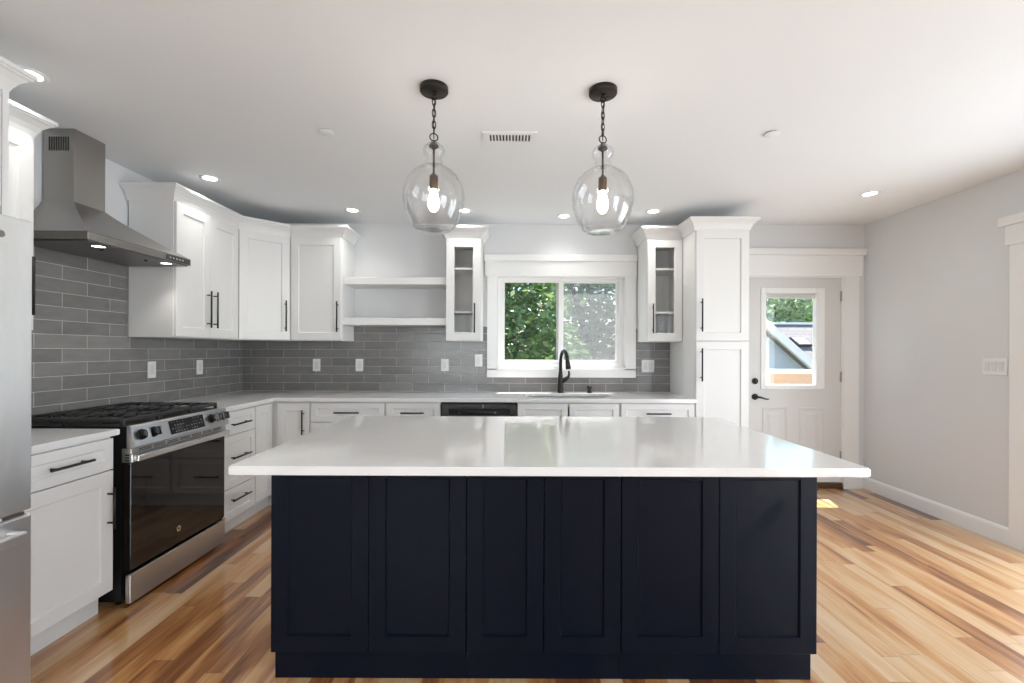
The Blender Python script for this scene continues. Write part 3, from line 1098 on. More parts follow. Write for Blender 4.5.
# over-refrigerator enclosure
t = thing('refrigerator_cabinet', 'white cabinet enclosing the top and side of the refrigerator', 'cabinet', (-1.955, 0.66, 0), PI / 2)
b = MB()
b.box(0, 1.083, 0.0205, 0.60, 1.84, UT)
b.build('cabinet_body', 'cab', t)
b = MB().box(1.083, 1.106, 0.0, 0.60, 0, UT)
b.build('end_panel', 'cab', t)
b = MB().box(0.0, 0.02, 0.0, 0.60, 0, 1.84)
b.build('end_panel', 'cab', t)
door(t, 0.004, 0.54, 1.85, UT - 0.004, 0.50, 1.95, 0.15)
door(t, 0.544, 1.080, 1.85, UT - 0.004, 0.584, 1.95, 0.15)


def glass_cab(x0, wd, label, handle_right):
    t = thing('glass_cabinet', label, 'cabinet', (x0, UY, 0), group='narrow glass door wall cabinets beside the window')
    b = MB()
    D = 0.328
    b.box(0, 0.016, 0.0205, D, UB, UT)
    b.box(wd - 0.016, wd, 0.0205, D, UB, UT)
    b.box(0.016, wd - 0.016, 0.0205, D, UB, UB + 0.016)
    b.box(0.016, wd - 0.016, 0.0205, D, UT - 0.04, UT)
    b.box(0.016, wd - 0.016, D - 0.008, D, UB + 0.016, UT - 0.04)
    b.build('cabinet_body', 'cab', t)
    d = MB().shaker(wd - 0.008, UT - 0.012 - UB - 0.006, st=0.066, x0=0.004, z0=UB + 0.006, hole=True).build('door', 'cab', t)
    MB().box(0.066, wd - 0.066, 0.010, 0.013, UB + 0.066, UT - 0.072).build('glass_pane', 'cabpane', d)
    handle(d, 0.26, wd - 0.055 if handle_right else 0.045, 1.588)
    for z in (1.645, 2.030):
        MB().box(0.017, wd - 0.017, 0.030, D - 0.009, z - 0.009, z + 0.009).build('shelf', 'cab', t)
    xh = 0.02 if handle_right else wd - 0.02
    for z in (1.49, 2.16):
        MB().box(xh - 0.004 if not handle_right else xh, xh + (0.03 if handle_right else 0.004) , 0.022, 0.075, z - 0.022, z + 0.022, 0.004).build('hinge', 'hinge', d)
    return t


glass_cab(-0.590, 0.312, 'narrow white glass door cabinet between open shelves and window', True)
glass_cab(1.190, 0.312, 'narrow white glass door cabinet between window and tall pantry', False)

# open shelves
for z, lab in ((1.527, 'lower white floating shelf beside the narrow glass cabinet'), (1.889, 'upper white floating shelf beside the narrow glass cabinet')):
    b = MB().box(-1.511, -0.591, 4.066, WB - 0.001, z, z + 0.063, 0.002)
    tag(b.build('floating_shelf', 'cab'), lab, 'shelf', 'open shelves on the back wall')

# crown mouldings
pf = [(0.0005, 2.2975), (0.008, 2.2945), (0.011, 2.306), (0.017, 2.323), (0.029, 2.345), (0.047, 2.365), (0.057, 2.371), (0.057, 2.376), (0.065, 2.378), (0.065, 2.395), (0.0005, 2.395)]


def crown(path, label):
    b = MB().sweep(path, pf)
    tag(b.build('crown_molding', 'cab'), label, 'crown molding', 'crown moldings on the wall cabinets')


e = 0.0205
crown([(XL, 3.041), (UX - e, 3.041), (UX - e, 3.736 + e * 0.41), (-1.961 - e * 0.41, UY + e), (-1.512, UY + e), (-1.512, WB)], 'white crown molding running round the corner over three wall cabinets')
crown([(-0.590, WB), (-0.590, UY + e), (-0.278, UY + e), (-0.278, WB)], 'white crown molding capping the glass cabinet beside the open shelves')
crown([(1.190, WB), (1.190, UY + e), (1.504, UY + e), (1.504, DY + e), (1.945, DY + e), (1.945, WB)], 'white stepped crown molding over the pantry and glass cabinet beside it')
crown([(UX - e, 1.83), (UX - e, 2.14), (XL, 2.14)], 'short white crown molding ending next to the hood chimney')
crown([(-1.955 - e, 0.66), (-1.955 - e, 1.766), (-2.17, 1.766)], 'white crown molding above the refrigerator')

# ------------------------------------------------------------------ worktops


def rounded(x0, x1, y0, y1, r, n=5):
    pts = []
    for cx, cy, a in ((x1 - r, y0 + r, -90), (x1 - r, y1 - r, 0), (x0 + r, y1 - r, 90), (x0 + r, y0 + r, 180)):
        for k in range(n + 1):
            q = R(a + 90 * k / n)
            pts.append((cx + r * math.cos(q), cy + r * math.sin(q)))
    return pts


def slab(name, outer, z0, z1, mat, hole=None, bev=0.003):
    bm = bmesh.new()

    def ring(pts):
        vs = [bm.verts.new((x, y, z1)) for x, y in pts]
        return vs, [bm.edges.new((vs[i], vs[(i + 1) % len(vs)])) for i in range(len(vs))]
    vs, es = ring(outer)
    if hole:
        hv, he = ring(hole)
        bmesh.ops.triangle_fill(bm, use_beauty=True, use_dissolve=False, edges=es + he, normal=(0, 0, 1))
    else:
        bm.faces.new(vs)
    top = list(bm.faces)
    ret = bmesh.ops.extrude_face_region(bm, geom=top)
    for v in ret['geom']:
        if isinstance(v, bmesh.types.BMVert):
            v.co.z = z0
    bmesh.ops.recalc_face_normals(bm, faces=bm.faces)
    if bev:
        bm.normal_update()
        ed = [e for e in bm.edges if len(e.link_faces) == 2 and e.calc_face_angle(0) > 0.9 and abs(e.verts[0].co.z - e.verts[1].co.z) < 1e-5]
        bmesh.ops.bevel(bm, geom=ed, offset=bev, segments=2, affect='EDGES')
    m = MB()
    m.bm.free()
    m.bm = bm
    return m.build(name, mat)


EX, EY = -1.940, 3.712
sink_hole = rounded(0.115, 0.855, 3.845, 4.195, 0.075, 7)
o = slab('worktop', [(XL + 0.001, 3.049), (EX, 3.049), (EX, EY), (1.5025, EY), (1.5025, ZB - 0.001), (XL + 0.001, ZB - 0.001)], 0.880, CT, 'quartz', sink_hole)
tag(o, 'white quartz worktop running from the range round the corner to the pantry', 'worktop')
o = slab('worktop', [(XL + 0.001, 1.768), (EX, 1.768), (EX, 2.252), (XL + 0.001, 2.252)], 0.880, CT, 'quartz')
tag(o, 'short white quartz worktop between refrigerator and range', 'worktop')
o = slab('worktop', rounded(-0.962, 1.2135, 1.533, 2.720, 0.014, 4), 0.880, CT, 'quartz', bev=0.004)
tag(o, 'large white quartz island worktop with seating overhang', 'worktop')

# sink
b = MB()
bm = b.bm
hz = []
for (dx, z) in ((0.0, 0.8795), (-0.012, 0.8795), (-0.004, 0.80), (0.01, 0.70), (0.04, 0.672)):
    pts = rounded(0.115 + dx, 0.855 - dx, 3.845 + dx, 4.195 - dx, 0.075 if dx <= 0 else 0.06, 7)
    hz.append([bm.verts.new((x, y, z)) for x, y in pts])
for a, c in zip(hz, hz[1:]):
    for j in range(len(a)):
        f = bm.faces.new((a[j], a[(j + 1) % len(a)], c[(j + 1) % len(a)], c[j]))
        f.smooth = True
bm.faces.new(hz[-1])
t = thing('sink', 'undermount stainless steel sink below the window', 'sink', (0, 0, 0))
b.build('basin', 'sinksteel', t)
b = MB().lathe([(0.0, 0.0), (0.045, 0.0), (0.045, 0.004), (0.03, 0.005), (0.028, 0.002), (0, 0.002)], (0.485, 4.05, 0.6725), 24)
b.build('drain', 'chrome', t)

# faucet
FX, FY = 0.452, 4.262
t = thing('faucet', 'tall matte black pull-down faucet on the worktop behind the sink', 'faucet', (FX, FY, CT))
b = MB()
b.lathe([(0, 0), (0.031, 0), (0.031, 0.005), (0.029, 0.01), (0.027, 0.06), (0.0245, 0.12), (0.020, 0.17), (0.0165, 0.20), (0, 0.20)], n=24)
b.build('base', 'black', t)
pts = [(0, 0, 0.19), (0, 0, 0.26), (0.001, -0.002, 0.31), (0.005, -0.014, 0.350), (0.012, -0.036, 0.378), (0.021, -0.065, 0.391), (0.031, -0.096, 0.385), (0.039, -0.122, 0.362), (0.044, -0.140, 0.325)]
MB().tube(pts, [0.0165, 0.0155, 0.0155, 0.0155, 0.0155, 0.0155, 0.0155, 0.0165, 0.018], 14).build('spout', 'black', t)
MB().tube([(0.044, -0.140, 0.327), (0.047, -0.150, 0.290), (0.051, -0.162, 0.245), (0.0525, -0.166, 0.228)], [0.018, 0.0205, 0.0245, 0.0235], 16).build('spray_head', 'black', t)
MB().tube([(0.008, 0, 0.10), (0.03, 0, 0.118), (0.055, 0, 0.132), (0.074, -0.002, 0.150), (0.079, -0.004, 0.175), (0.076, -0.004, 0.205)], [0.022, 0.023, 0.019, 0.0135, 0.0105, 0.009], 12).build('lever', 'black', t)
t = thing('soap_dispenser', 'small black soap dispenser beside the faucet', 'dispenser', (0.722, 4.262, CT))
MB().lathe([(0, 0), (0.025, 0), (0.025, 0.006), (0.018, 0.010), (0.018, 0.035), (0.022, 0.040), (0.022, 0.064), (0.015, 0.071), (0, 0.071)], n=20).build('body', 'black', t)
MB().tube([(0, 0, 0.054), (0, -0.03, 0.058), (0, -0.055, 0.052)], [0.008, 0.0065, 0.005], 10).build('spout', 'black', t)

# ------------------------------------------------------------------ dishwasher
t = thing('dishwasher', 'dark slate dishwasher under the worktop beside the sink cabinet', 'dishwasher', (-0.586, DY, 0))
wd = 0.627
MB().box(0.006, wd - 0.006, 0.03, 0.58, 0.10, 0.872).build('body', 'dark', t)
MB().box(0.02, wd - 0.02, 0.08, 0.58, 0.0, 0.10).build('toe_kick', 'dark', t)
b = MB()
b.box(0.008, wd - 0.008, 0.0, 0.03, 0.112, 0.770, 0.003)
b.box(0.008, 0.062, 0.0, 0.03, 0.770, 0.862, 0.002)
b.box(wd - 0.062, wd - 0.008, 0.0, 0.03, 0.770, 0.862, 0.002)
b.box(0.062, wd - 0.062, 0.002, 0.03, 0.822, 0.862, 0.002)
b.build('door_panel', 'slate', t)
MB().box(0.062, wd - 0.062, 0.018, 0.029, 0.770, 0.822).build('handle_pocket', 'dark', t)
b = MB()
b.cyl((0.145, -0.022, 0.798), (0.455, -0.022, 0.798), 0.010, n=16)
b.build('handle', 'dark', t)
for xx in (0.150, 0.450):
    MB().tube([(xx, 0.018, 0.792), (xx, -0.01, 0.794), (xx + (0.006 if xx < 0.3 else -0.006), -0.024, 0.798)], [0.011, 0.011, 0.0108], 12).build('handle_bracket', 'chrome', t)
MB().box(0.342, 0.352, -0.0005, 0.003, 0.828, 0.858).build('badge', 'hinge', t)

# ------------------------------------------------------------------ range
RX, RY0, RW = -1.912, 2.288, 0.757
rg = thing('range', 'stainless steel slide-in gas range with black glass oven door', 'range', (RX, RY0, 0), PI / 2)
b = MB()
b.box(0.002, RW - 0.002, 0.052, 0.648, 0.03, 0.898)
b.box(0.001, RW - 0.001, 0.0245, 0.052, 0.803, 0.898)
for x, y in ((0.05, 0.1), (RW - 0.05, 0.1), (0.05, 0.6), (RW - 0.05, 0.6)):
    b.cyl((x, y, 0), (x, y, 0.03), 0.018, n=12)
b.build('body', 'enamel', rg)
b = MB()
b.box(0.0, RW, 0.0245, 0.655, 0.898, 0.914, 0.004, 2)
b.build('cooktop', 'enamel', rg)
# control panel, leaning back
b = MB()
b.prism([(-0.018, 0.806), (-0.020, 0.812), (0.004, 0.910), (0.010, 0.9165), (0.024, 0.9165), (0.024, 0.806)], 0.0, RW, 'x')
cpn = b.build('control_panel', 'steel', rg)
sl = Vector((0, 0.024, 0.098)).normalized()         # up the slope
nr = Vector((0, -0.098, 0.024)).normalized()        # outward


def on_panel(x, s, off=0.0):
    p = Vector((x, -0.020, 0.812)) + sl * s + nr * off
    return p


b = MB().hexa([on_panel(0.246, 0.016, -0.002), on_panel(0.526, 0.016, -0.002), on_panel(0.526, 0.092, -0.002), on_panel(0.246, 0.092, -0.002)],
              [on_panel(0.246, 0.016, 0.0015), on_panel(0.526, 0.016, 0.0015), on_panel(0.526, 0.092, 0.0015), on_panel(0.246, 0.092, 0.0015)])
disp = b.build('display', 'ovenglass', rg)
b = MB()
random.seed(3)
for r_ in range(4):
    for c_ in range(12):
        if 5 <= c_ <= 7 and r_ > 1:
            continue
        if random.random() < 0.25:
            continue
        x = 0.262 + c_ * 0.0215
        s = 0.026 + r_ * 0.018
        ww = random.choice((0.007, 0.010, 0.004))
        b.hexa([on_panel(x, s, 0.0012), on_panel(x + ww, s, 0.0012), on_panel(x + ww, s + 0.004, 0.0012), on_panel(x, s + 0.004, 0.0012)],
               [on_panel(x, s, 0.0019), on_panel(x + ww, s, 0.0019), on_panel(x + ww, s + 0.004, 0.0019), on_panel(x, s + 0.004, 0.0019)])
b.build('keypad_marks', 'hinge', disp)
for x in (0.052, 0.128, 0.596, 0.650, 0.704):
    c0 = on_panel(x, 0.055, 0.0)
    b = MB()
    b.cyl(c0, c0 + nr * 0.010, 0.0275, n=28, bev=0.002)
    b.cyl(c0 + nr * 0.010, c0 + nr * 0.034, 0.0235, 0.021, n=28, bev=0.002)
    kn = b.build('knob', 'enamel', rg)
    b = MB()
    g0 = c0 + nr * 0.033
    b.hexa([g0 + Vector((-0.0065, 0, 0)) - sl * 0.023, g0 + Vector((0.0065, 0, 0)) - sl * 0.023, g0 + Vector((0.0065, 0, 0)) + sl * 0.023, g0 + Vector((-0.0065, 0, 0)) + sl * 0.023],
           [g0 + nr * 0.014 + Vector((-0.005, 0, 0)) - sl * 0.022, g0 + nr * 0.014 + Vector((0.005, 0, 0)) - sl * 0.022, g0 + nr * 0.014 + Vector((0.005, 0, 0)) + sl * 0.022, g0 + nr * 0.014 + Vector((-0.005, 0, 0)) + sl * 0.022])
    b.build('grip', 'chrome', kn)
# oven door
b = MB()
b.box(0.004, RW - 0.004, 0.006, 0.05, 0.186, 0.732, 0.003)
od = b.build('oven_door', 'ovenglass', rg)
b = MB()
b.box(0.10, RW - 0.10, 0.0052, 0.0062, 0.300, 0.640)
b.build('oven_window', 'ovenglass', od)
b = MB()
b.box(0.0, RW, -0.004, 0.05, 0.732, 0.776, 0.003)
b.box(0.0, RW, 0.002, 0.05, 0.776, 0.802, 0.002)
b.build('door_rail', 'steel', od)
b = MB()
for k in range(7):
    x0 = 0.05 + k * 0.096
    for r_ in range(2):
        b.box(x0, x0 + 0.080, 0.0012, 0.004, 0.781 + r_ * 0.009, 0.7855 + r_ * 0.009)
b.build('vent_slots', 'dark', od)
b = MB()
for k in range(3):
    b.box(-0.0008, 0.002, 0.010, 0.032, 0.739 + k * 0.013, 0.747 + k * 0.013)
b.build('end_vent', 'dark', od)
b = MB()
b.box(0.008, RW - 0.002, -0.030, -0.013, 0.735, 0.768, 0.006, 3)
b.box(0.012, 0.045, -0.022, -0.002, 0.737, 0.766, 0.004, 2)
b.box(RW - 0.045, RW - 0.012, -0.022, -0.002, 0.737, 0.766, 0.004, 2)
b.build('handle', 'chrome', od)
b = MB().cyl((0.335, 0.0065, 0.272), (0.335, 0.0045, 0.272), 0.0165, n=28)
lg = b.build('logo', 'chrome', od)
text_mesh('logo_lettering', 'GE', 0.017, 'enamel', lg, (0.335, 0.0042, 0.272), (PI / 2, 0, 0), 0.0004)
b = MB()
b.box(0.0, RW, 0.004, 0.030, 0.022, 0.168, 0.003)
b.build('storage_drawer', 'steel', rg)
MB().box(RW - 0.035, RW + 0.002, 0.0, 0.03, 0.170, 0.184, 0.003).build('door_stop', 'chrome', rg)
# burners and grates
for x, y, r_ in ((0.14, 0.20, 0.045), (0.14, 0.49, 0.036), (0.38, 0.345, 0.050), (0.62, 0.20, 0.052), (0.62, 0.49, 0.036)):
    b = MB().lathe([(0, 0.0), (r_ * 1.25, 0.0), (r_ * 1.25, 0.006), (r_, 0.010), (r_, 0.018), (r_ * 0.9, 0.022), (0, 0.022)], (x, y, 0.913), 28)
    b.build('burner', 'iron', rg)
for i, (x0, x1) in enumerate(((0.012, 0.254), (0.258, 0.499), (0.503, 0.745))):
    b = MB()
    ya, yb, zt = 0.052, 0.640, 0.951
    bw = 0.011
    for q in ((x0, x1, ya, ya + bw), (x0, x1, yb - bw, yb), (x0, x0 + bw, ya + bw, yb - bw), (x1 - bw, x1, ya + bw, yb - bw)):
        b.box(*q, zt - 0.020, zt, 0.003)
    for xx in (x0, x1 - 0.014):
        for yy in (ya, (ya + yb) / 2, yb - 0.014):
            b.box(xx, xx + 0.014, yy, yy + 0.014, 0.913, zt - 0.015)
    n = 9
    for k in range(1, n):
        yy = ya + (yb - ya) * k / n
        b.box(x0 + bw, x0 + 0.078, yy - 0.005, yy + 0.005, zt - 0.016, zt, 0.002)
        b.box(x1 - 0.078, x1 - bw, yy - 0.005, yy + 0.005, zt - 0.016, zt, 0.002)
    xm = (x0 + x1) / 2
    for y0_, y1_ in ((ya + bw, 0.155), (0.245, 0.445), (0.535, yb - bw)):
        b.box(xm - 0.005, xm + 0.005, y0_, y1_, zt - 0.016, zt, 0.002)
    b.box(x0 + bw, x1 - bw, 0.340, 0.351, zt - 0.018, zt, 0.002)
    b.build('grate', 'iron', rg)

# ------------------------------------------------------------------ range hood
hd = thing('range_hood', 'stainless steel chimney range hood on the tiled wall over the range', 'range hood', (0, 0, 0))
HX = -2.145
H0, H1 = 2.300, 3.036
HZ0, HZ1 = 1.852, 1.900
CHX, CY0, CY1 = -2.398, 2.489, 2.681
CHZ = 2.108
b = MB()
b.box(XL + 0.001, HX, H0, H1, HZ0 + 0.006, HZ1, 0.002)
b.build('rim', 'steelh', hd)
b = MB()
bm = b.bm
rings = []
for k in range(9):
    s = k / 8.0
    z = HZ1 + (CHZ - HZ1) * s
    e_ = 1 - (1 - s) ** 1.16          # concave flare
    f_ = e_
    rings.append([bm.verts.new(p) for p in ((XL + 0.001, H0 + (CY0 - H0) * f_, z), (HX + (CHX - HX) * f_, H0 + (CY0 - H0) * f_, z), (HX + (CHX - HX) * f_, H1 + (CY1 - H1) * f_, z), (XL + 0.001, H1 + (CY1 - H1) * f_, z))])
for a, c in zip(rings, rings[1:]):
    for j in range(4):
        bm.faces.new((a[j], a[(j + 1) % 4], c[(j + 1) % 4], c[j])).smooth = True
bm.faces.new(rings[0][::-1])
bm.faces.new(rings[-1])
o = b.build('canopy', 'steelh', hd)
for e_ in o.data.edges:
    v0, v1 = (o.data.vertices[i].co for i in e_.vertices)
    if abs(v0.z - v1.z) > 1e-4:
        e_.use_edge_sharp = True
b = MB().box(XL + 0.001, CHX, CY0, CY1, CHZ - 0.004, HC - 0.001, 0.002)
ch = b.build('chimney', 'steelh', hd)
b = MB()
for k in range(9):
    x = -2.537 + k * 0.0128
    b.box(x, x + 0.0072, CY0 - 0.0012, CY0 + 0.001, 2.388, 2.464)
b.build('vent_slots', 'dark', ch)
b = MB().box(XL + 0.02, HX - 0.012, H0 + 0.012, H1 - 0.012, HZ0, HZ0 + 0.0065)
b.build('filter_panel', 'filter', hd)
for yy in (2.43, 2.905):
    b = MB().lathe([(0.028, 0.0), (0.034, 0.0), (0.034, -0.003), (0.028, -0.003)], (HX - 0.065, yy, HZ0), 28, closed=True)
    ring = b.build('light_ring', 'chrome', hd)
    MB().lathe([(0.0, -0.0015), (0.028, -0.0015)], (HX - 0.065, yy, HZ0), 28).build('light_lens', 'led', ring)
    lamp('hood_lamp', 'SPOT', 2.0, (HX - 0.065, yy, HZ0 - 0.02), (0, 0, -1), (1, 0.95, 0.88), spot_size=R(110), spot_blend=0.8, shadow_soft_size=0.03)
b = MB()
for k in range(5):
    yy = 2.852 + k * 0.027
    b.cyl((HX - 0.0005, yy, 1.879), (HX + 0.003, yy, 1.879), 0.0065, n=14)
b.build('push_buttons', 'chrome', hd)
MB().box(HX - 0.001, HX + 0.0012, 2.82, H1 - 0.004, 1.862, 1.896).build('button_strip', 'slate', hd)
for yy in (2.50, 2.80):
    MB().cyl((HX - 0.11, yy, HZ0 - 0.008), (HX - 0.11, yy, HZ0), 0.008, n=14).build('filter_knob', 'dark', hd)

# ------------------------------------------------------------------ refrigerator
fr = thing('refrigerator', 'stainless steel refrigerator with freezer drawer beside the white base cabinet', 'refrigerator', (-1.744, 0.747, 0), PI / 2)
FW = 0.908
MB().box(0.004, FW - 0.004, 0.075, 0.79, 0.03, 1.752, 0.004).build('body', 'slate', fr)
for x0, x1, hx in ((0.0, FW / 2 - 0.002, FW / 2 - 0.045), (FW / 2 + 0.002, FW, FW / 2 + 0.045)):
    d = MB().box(x0, x1, 0.0, 0.072, 0.724, 1.764, 0.005, 2).build('door', 'steelf', fr)
    b = MB().tube([(hx, 0.0, 0.86), (hx, -0.045, 0.88), (hx, -0.05, 1.2), (hx, -0.045, 1.56), (hx, 0.0, 1.58)], 0.012, 12)
    b.build('handle', 'chrome', d)
    if x0 > 0:
        b = MB().cyl((0.792, 0.001, 1.700), (0.792, -0.003, 1.702), 0.022, n=32, bev=0.001)
        lg = b.build('logo', 'hinge', d)
        text_mesh('logo_lettering', 'GE', 0.02, 'chrome', lg, (0.792, -0.0032, 1.700), (PI / 2, 0, 0), 0.0004)
d = MB().box(0.0, FW, 0.0, 0.072, 0.085, 0.706, 0.005, 2).build('freezer_drawer', 'steelf', fr)
b = MB()
b.box(0.05, FW - 0.062, -0.055, -0.034, 0.632, 0.668, 0.008, 3)
b.box(0.05, 0.075, -0.04, 0.002, 0.634, 0.666, 0.004)
b.box(FW - 0.087, FW - 0.062, -0.04, 0.002, 0.634, 0.666, 0.004)
b.build('handle', 'steelf', d)
MB().box(FW - 0.09, FW - 0.012, 0.012, 0.075, 0.706, 0.720, 0.003).build('hinge', 'hinge', fr)
MB().box(0.01, FW - 0.01, 0.03, 0.1, 0.01, 0.078).build('base_grille', 'dark', fr)

# ------------------------------------------------------------------ island
IX0, IX1, IYF, IYB = -0.938, 1.189, 1.7714, 2.695
W1 = 0.7625
W2 = IX1 - IX0 - 2 * W1
M['navysm'] = navy_mat('navy_cabinet_paint_wiped', (0.59, 0.0, 0.665))
xs = (IX0, IX0 + W1, IX0 + W1 + W2, IX1)
labs = ('navy island cabinet at the island end facing the range, two blank shaker doors', 'narrower navy island cabinet in the middle of the island, two blank shaker doors', 'navy island cabinet at the island end facing the grey wall, with wiped smudge')
for i in range(3):
    x0, wd = xs[i], xs[i + 1] - xs[i]
    t = thing('island_cabinet', labs[i], 'cabinet', (x0, IYF, 0), group='navy cabinets of the island')
    MB().box(0.0005, wd - 0.0005, 0.0205, IYB - IYF, 0.123, 0.8795).build('cabinet_body', 'navy', t)
    MB().box(0.0005, wd - 0.0005, 0.039, IYB - IYF - 0.07, 0.0, 0.123).build('toe_kick', 'navy', t)
    g0 = 0.002
    for k in range(2):
        a0 = g0 if k == 0 else wd / 2 + 0.0015
        a1 = wd / 2 - 0.0015 if k == 0 else wd - g0
        sm = i == 2 and k == 1
        d = door(t, a0, a1, 0.126, 0.868, mat='navysm' if sm else 'navy', st=0.063)
        if sm:
            d['label'] = 'navy shaker door with a wiped smudge'

# ------------------------------------------------------------------ outlets and switches


def wall_plate(name, label, loc, rz, w=0.073, kind='outlet', gangs=1, h=0.118):
    t = thing(name, label, 'outlet' if kind == 'outlet' else 'switch', loc, rz, 'wall plates on the tile' if loc[0] < 3 else None)
    MB().box(-w / 2, w / 2, -0.006, 0, -h / 2, h / 2, 0.003, 2).build('cover_plate', 'plate', t)
    for g in range(gangs):
        cx = (g - (gangs - 1) / 2) * 0.046
        if kind == 'outlet':
            o = MB().box(cx - 0.017, cx + 0.017, -0.0085, -0.005, -0.034, 0.034, 0.002).build('receptacle', 'plateshade', t)
        else:
            b = MB()
            b.prism([(-0.0055, -0.033), (-0.0125 if g == 0 else -0.0075, -0.033), (-0.0075 if g == 0 else -0.0125, 0.033), (-0.0055, 0.033)], cx - 0.0165, cx + 0.0165, 'x')
            b.build('rocker', 'plateshade', t)
    return t


wall_plate('outlet', 'white outlet on the tile under the single door wall cabinet, nearest the corner', (-1.865, ZB, 1.158), 0)
wall_plate('outlet', 'white outlet on the tile below the open shelves, next to the wall cabinet', (-1.457, ZB, 1.159), 0)
wall_plate('outlet', 'white outlet on the tile under the glass cabinet near the dishwasher', (-0.642, ZB, 1.162), 0)
wall_plate('light_switch', 'white single switch on the tile beside the window casing', (-0.322, ZB, 1.206), 0, kind='switch')
wall_plate('light_switch', 'white double switch plate on the tile beside the pantry', (1.293, ZB, 1.159), 0, 0.119, 'switch', 2)
wall_plate('outlet', 'white outlet on the side wall tile just past the range', (XL, 3.245, 1.157), PI / 2)
wall_plate('outlet', 'white outlet on the side wall tile nearest the corner', (XL, 3.742, 1.157), PI / 2)
wall_plate('outlet', 'white outlet on the side wall tile beside the refrigerator', (XL, 2.392, 1.335), PI / 2)
wall_plate('light_switch', 'white triple switch on the grey wall beside the side door casing', (XR, 3.171, 1.203), -PI / 2, 0.165, 'switch', 3)

# ------------------------------------------------------------------ ceiling fixtures
first = None
RL = [(-2.127, 2.0, 'recessed ceiling light above the refrigerator'), (-2.133, 3.207, 'recessed ceiling light above the double door cabinet beside the hood'),
      (-1.383, 3.931, 'recessed ceiling light above the wall cabinet by the open shelves'), (-0.417, 3.931, 'recessed ceiling light above the narrow glass cabinet by the open shelves'),
      (0.459, 4.086, 'recessed ceiling light over the sink window'), (1.213, 3.931, 'recessed ceiling light by the pantry top'),
      (2.724, 3.478, 'recessed ceiling light in front of the back door'),
      (-1.2, 0.2, 'recessed ceiling light above the viewer on the refrigerator side'), (1.2, 0.2, 'recessed ceiling light above the viewer on the open side'),
      (-1.2, -1.8, 'recessed ceiling light in the room behind, refrigerator side'), (1.2, -1.8, 'recessed ceiling light in the room behind, window side')]
for i, (x, y, lab) in enumerate(RL):
    if first is None:
        t = thing('recessed_light', lab, 'ceiling light', (x, y, HC), group='recessed ceiling lights')
        MB().lathe([(0.044, -0.001), (0.044, -0.004), (0.056, -0.006), (0.066, -0.003), (0.066, 0.0)], n=36).build('trim_ring', 'plate', t)
        MB().lathe([(0.0, -0.0035), (0.045, -0.0035)], n=32).build('lens', 'led', t)
        first = t
    else:
        t = copy_tree(first)
        t.location = (x, y, HC)
        tag(t, lab)
    lamp('recessed_lamp', 'SPOT', 7.0 if y > 3.95 or x < -2 else 6.0 if x > 2.5 else 11.0 if y > 3.4 else 10.0 if 0 < y < 1 else 18.0, (x, y, HC - 0.012), (0, 0, -1), (1.0, 0.97, 0.92), spot_size=R(130), spot_blend=1.0, shadow_soft_size=0.05)

for x, y, lab in ((-1.034, 2.518, 'small round white ceiling cover between the hood side cabinets and the nearer pendant'), (1.431, 2.519, 'small round white ceiling cover between the second pendant and the grey wall')):
    t = thing('sprinkler_cover', lab, 'ceiling cover', (x, y, HC), group='round concealed covers on the ceiling')
    MB().lathe([(0.0, -0.010), (0.036, -0.010), (0.040, -0.008), (0.040, -0.006), (0.0, -0.006)], n=32).build('cover_disc', 'ceil', t)
    MB().lathe([(0.0, -0.006), (0.031, -0.006), (0.031, 0.0), (0.0, 0.0)], n=32).build('cup', 'dark', t)

t = thing('ceiling_vent', 'white ceiling air vent between the two pendants', 'vent', (-0.019, 2.581, HC))
b = MB()
for q in ((-0.152, 0.152, -0.070, -0.042), (-0.152, 0.152, 0.042, 0.070), (-0.152, -0.118, -0.042, 0.042), (0.118, 0.152, -0.042, 0.042)):
    b.box(*q, -0.007, 0.0)
b.build('frame', 'plate', t)
b = MB()
for k in range(14):
    x = -0.118 + 0.236 * k / 13
    b.hexa([(x - 0.0035, -0.042, -0.006), (x + 0.0035, -0.042, -0.006), (x + 0.0035, 0.042, -0.006), (x - 0.0035, 0.042, -0.006)], [(x - 0.0015, -0.042, -0.0005), (x + 0.0055, -0.042, -0.0005), (x + 0.0055, 0.042, -0.0005), (x - 0.0015, 0.042, -0.0005)])
b.build('louvers', 'plate', t)
MB().box(-0.118, 0.118, -0.042, 0.042, -0.0005, 0.0).build('duct_opening', 'dark', t)


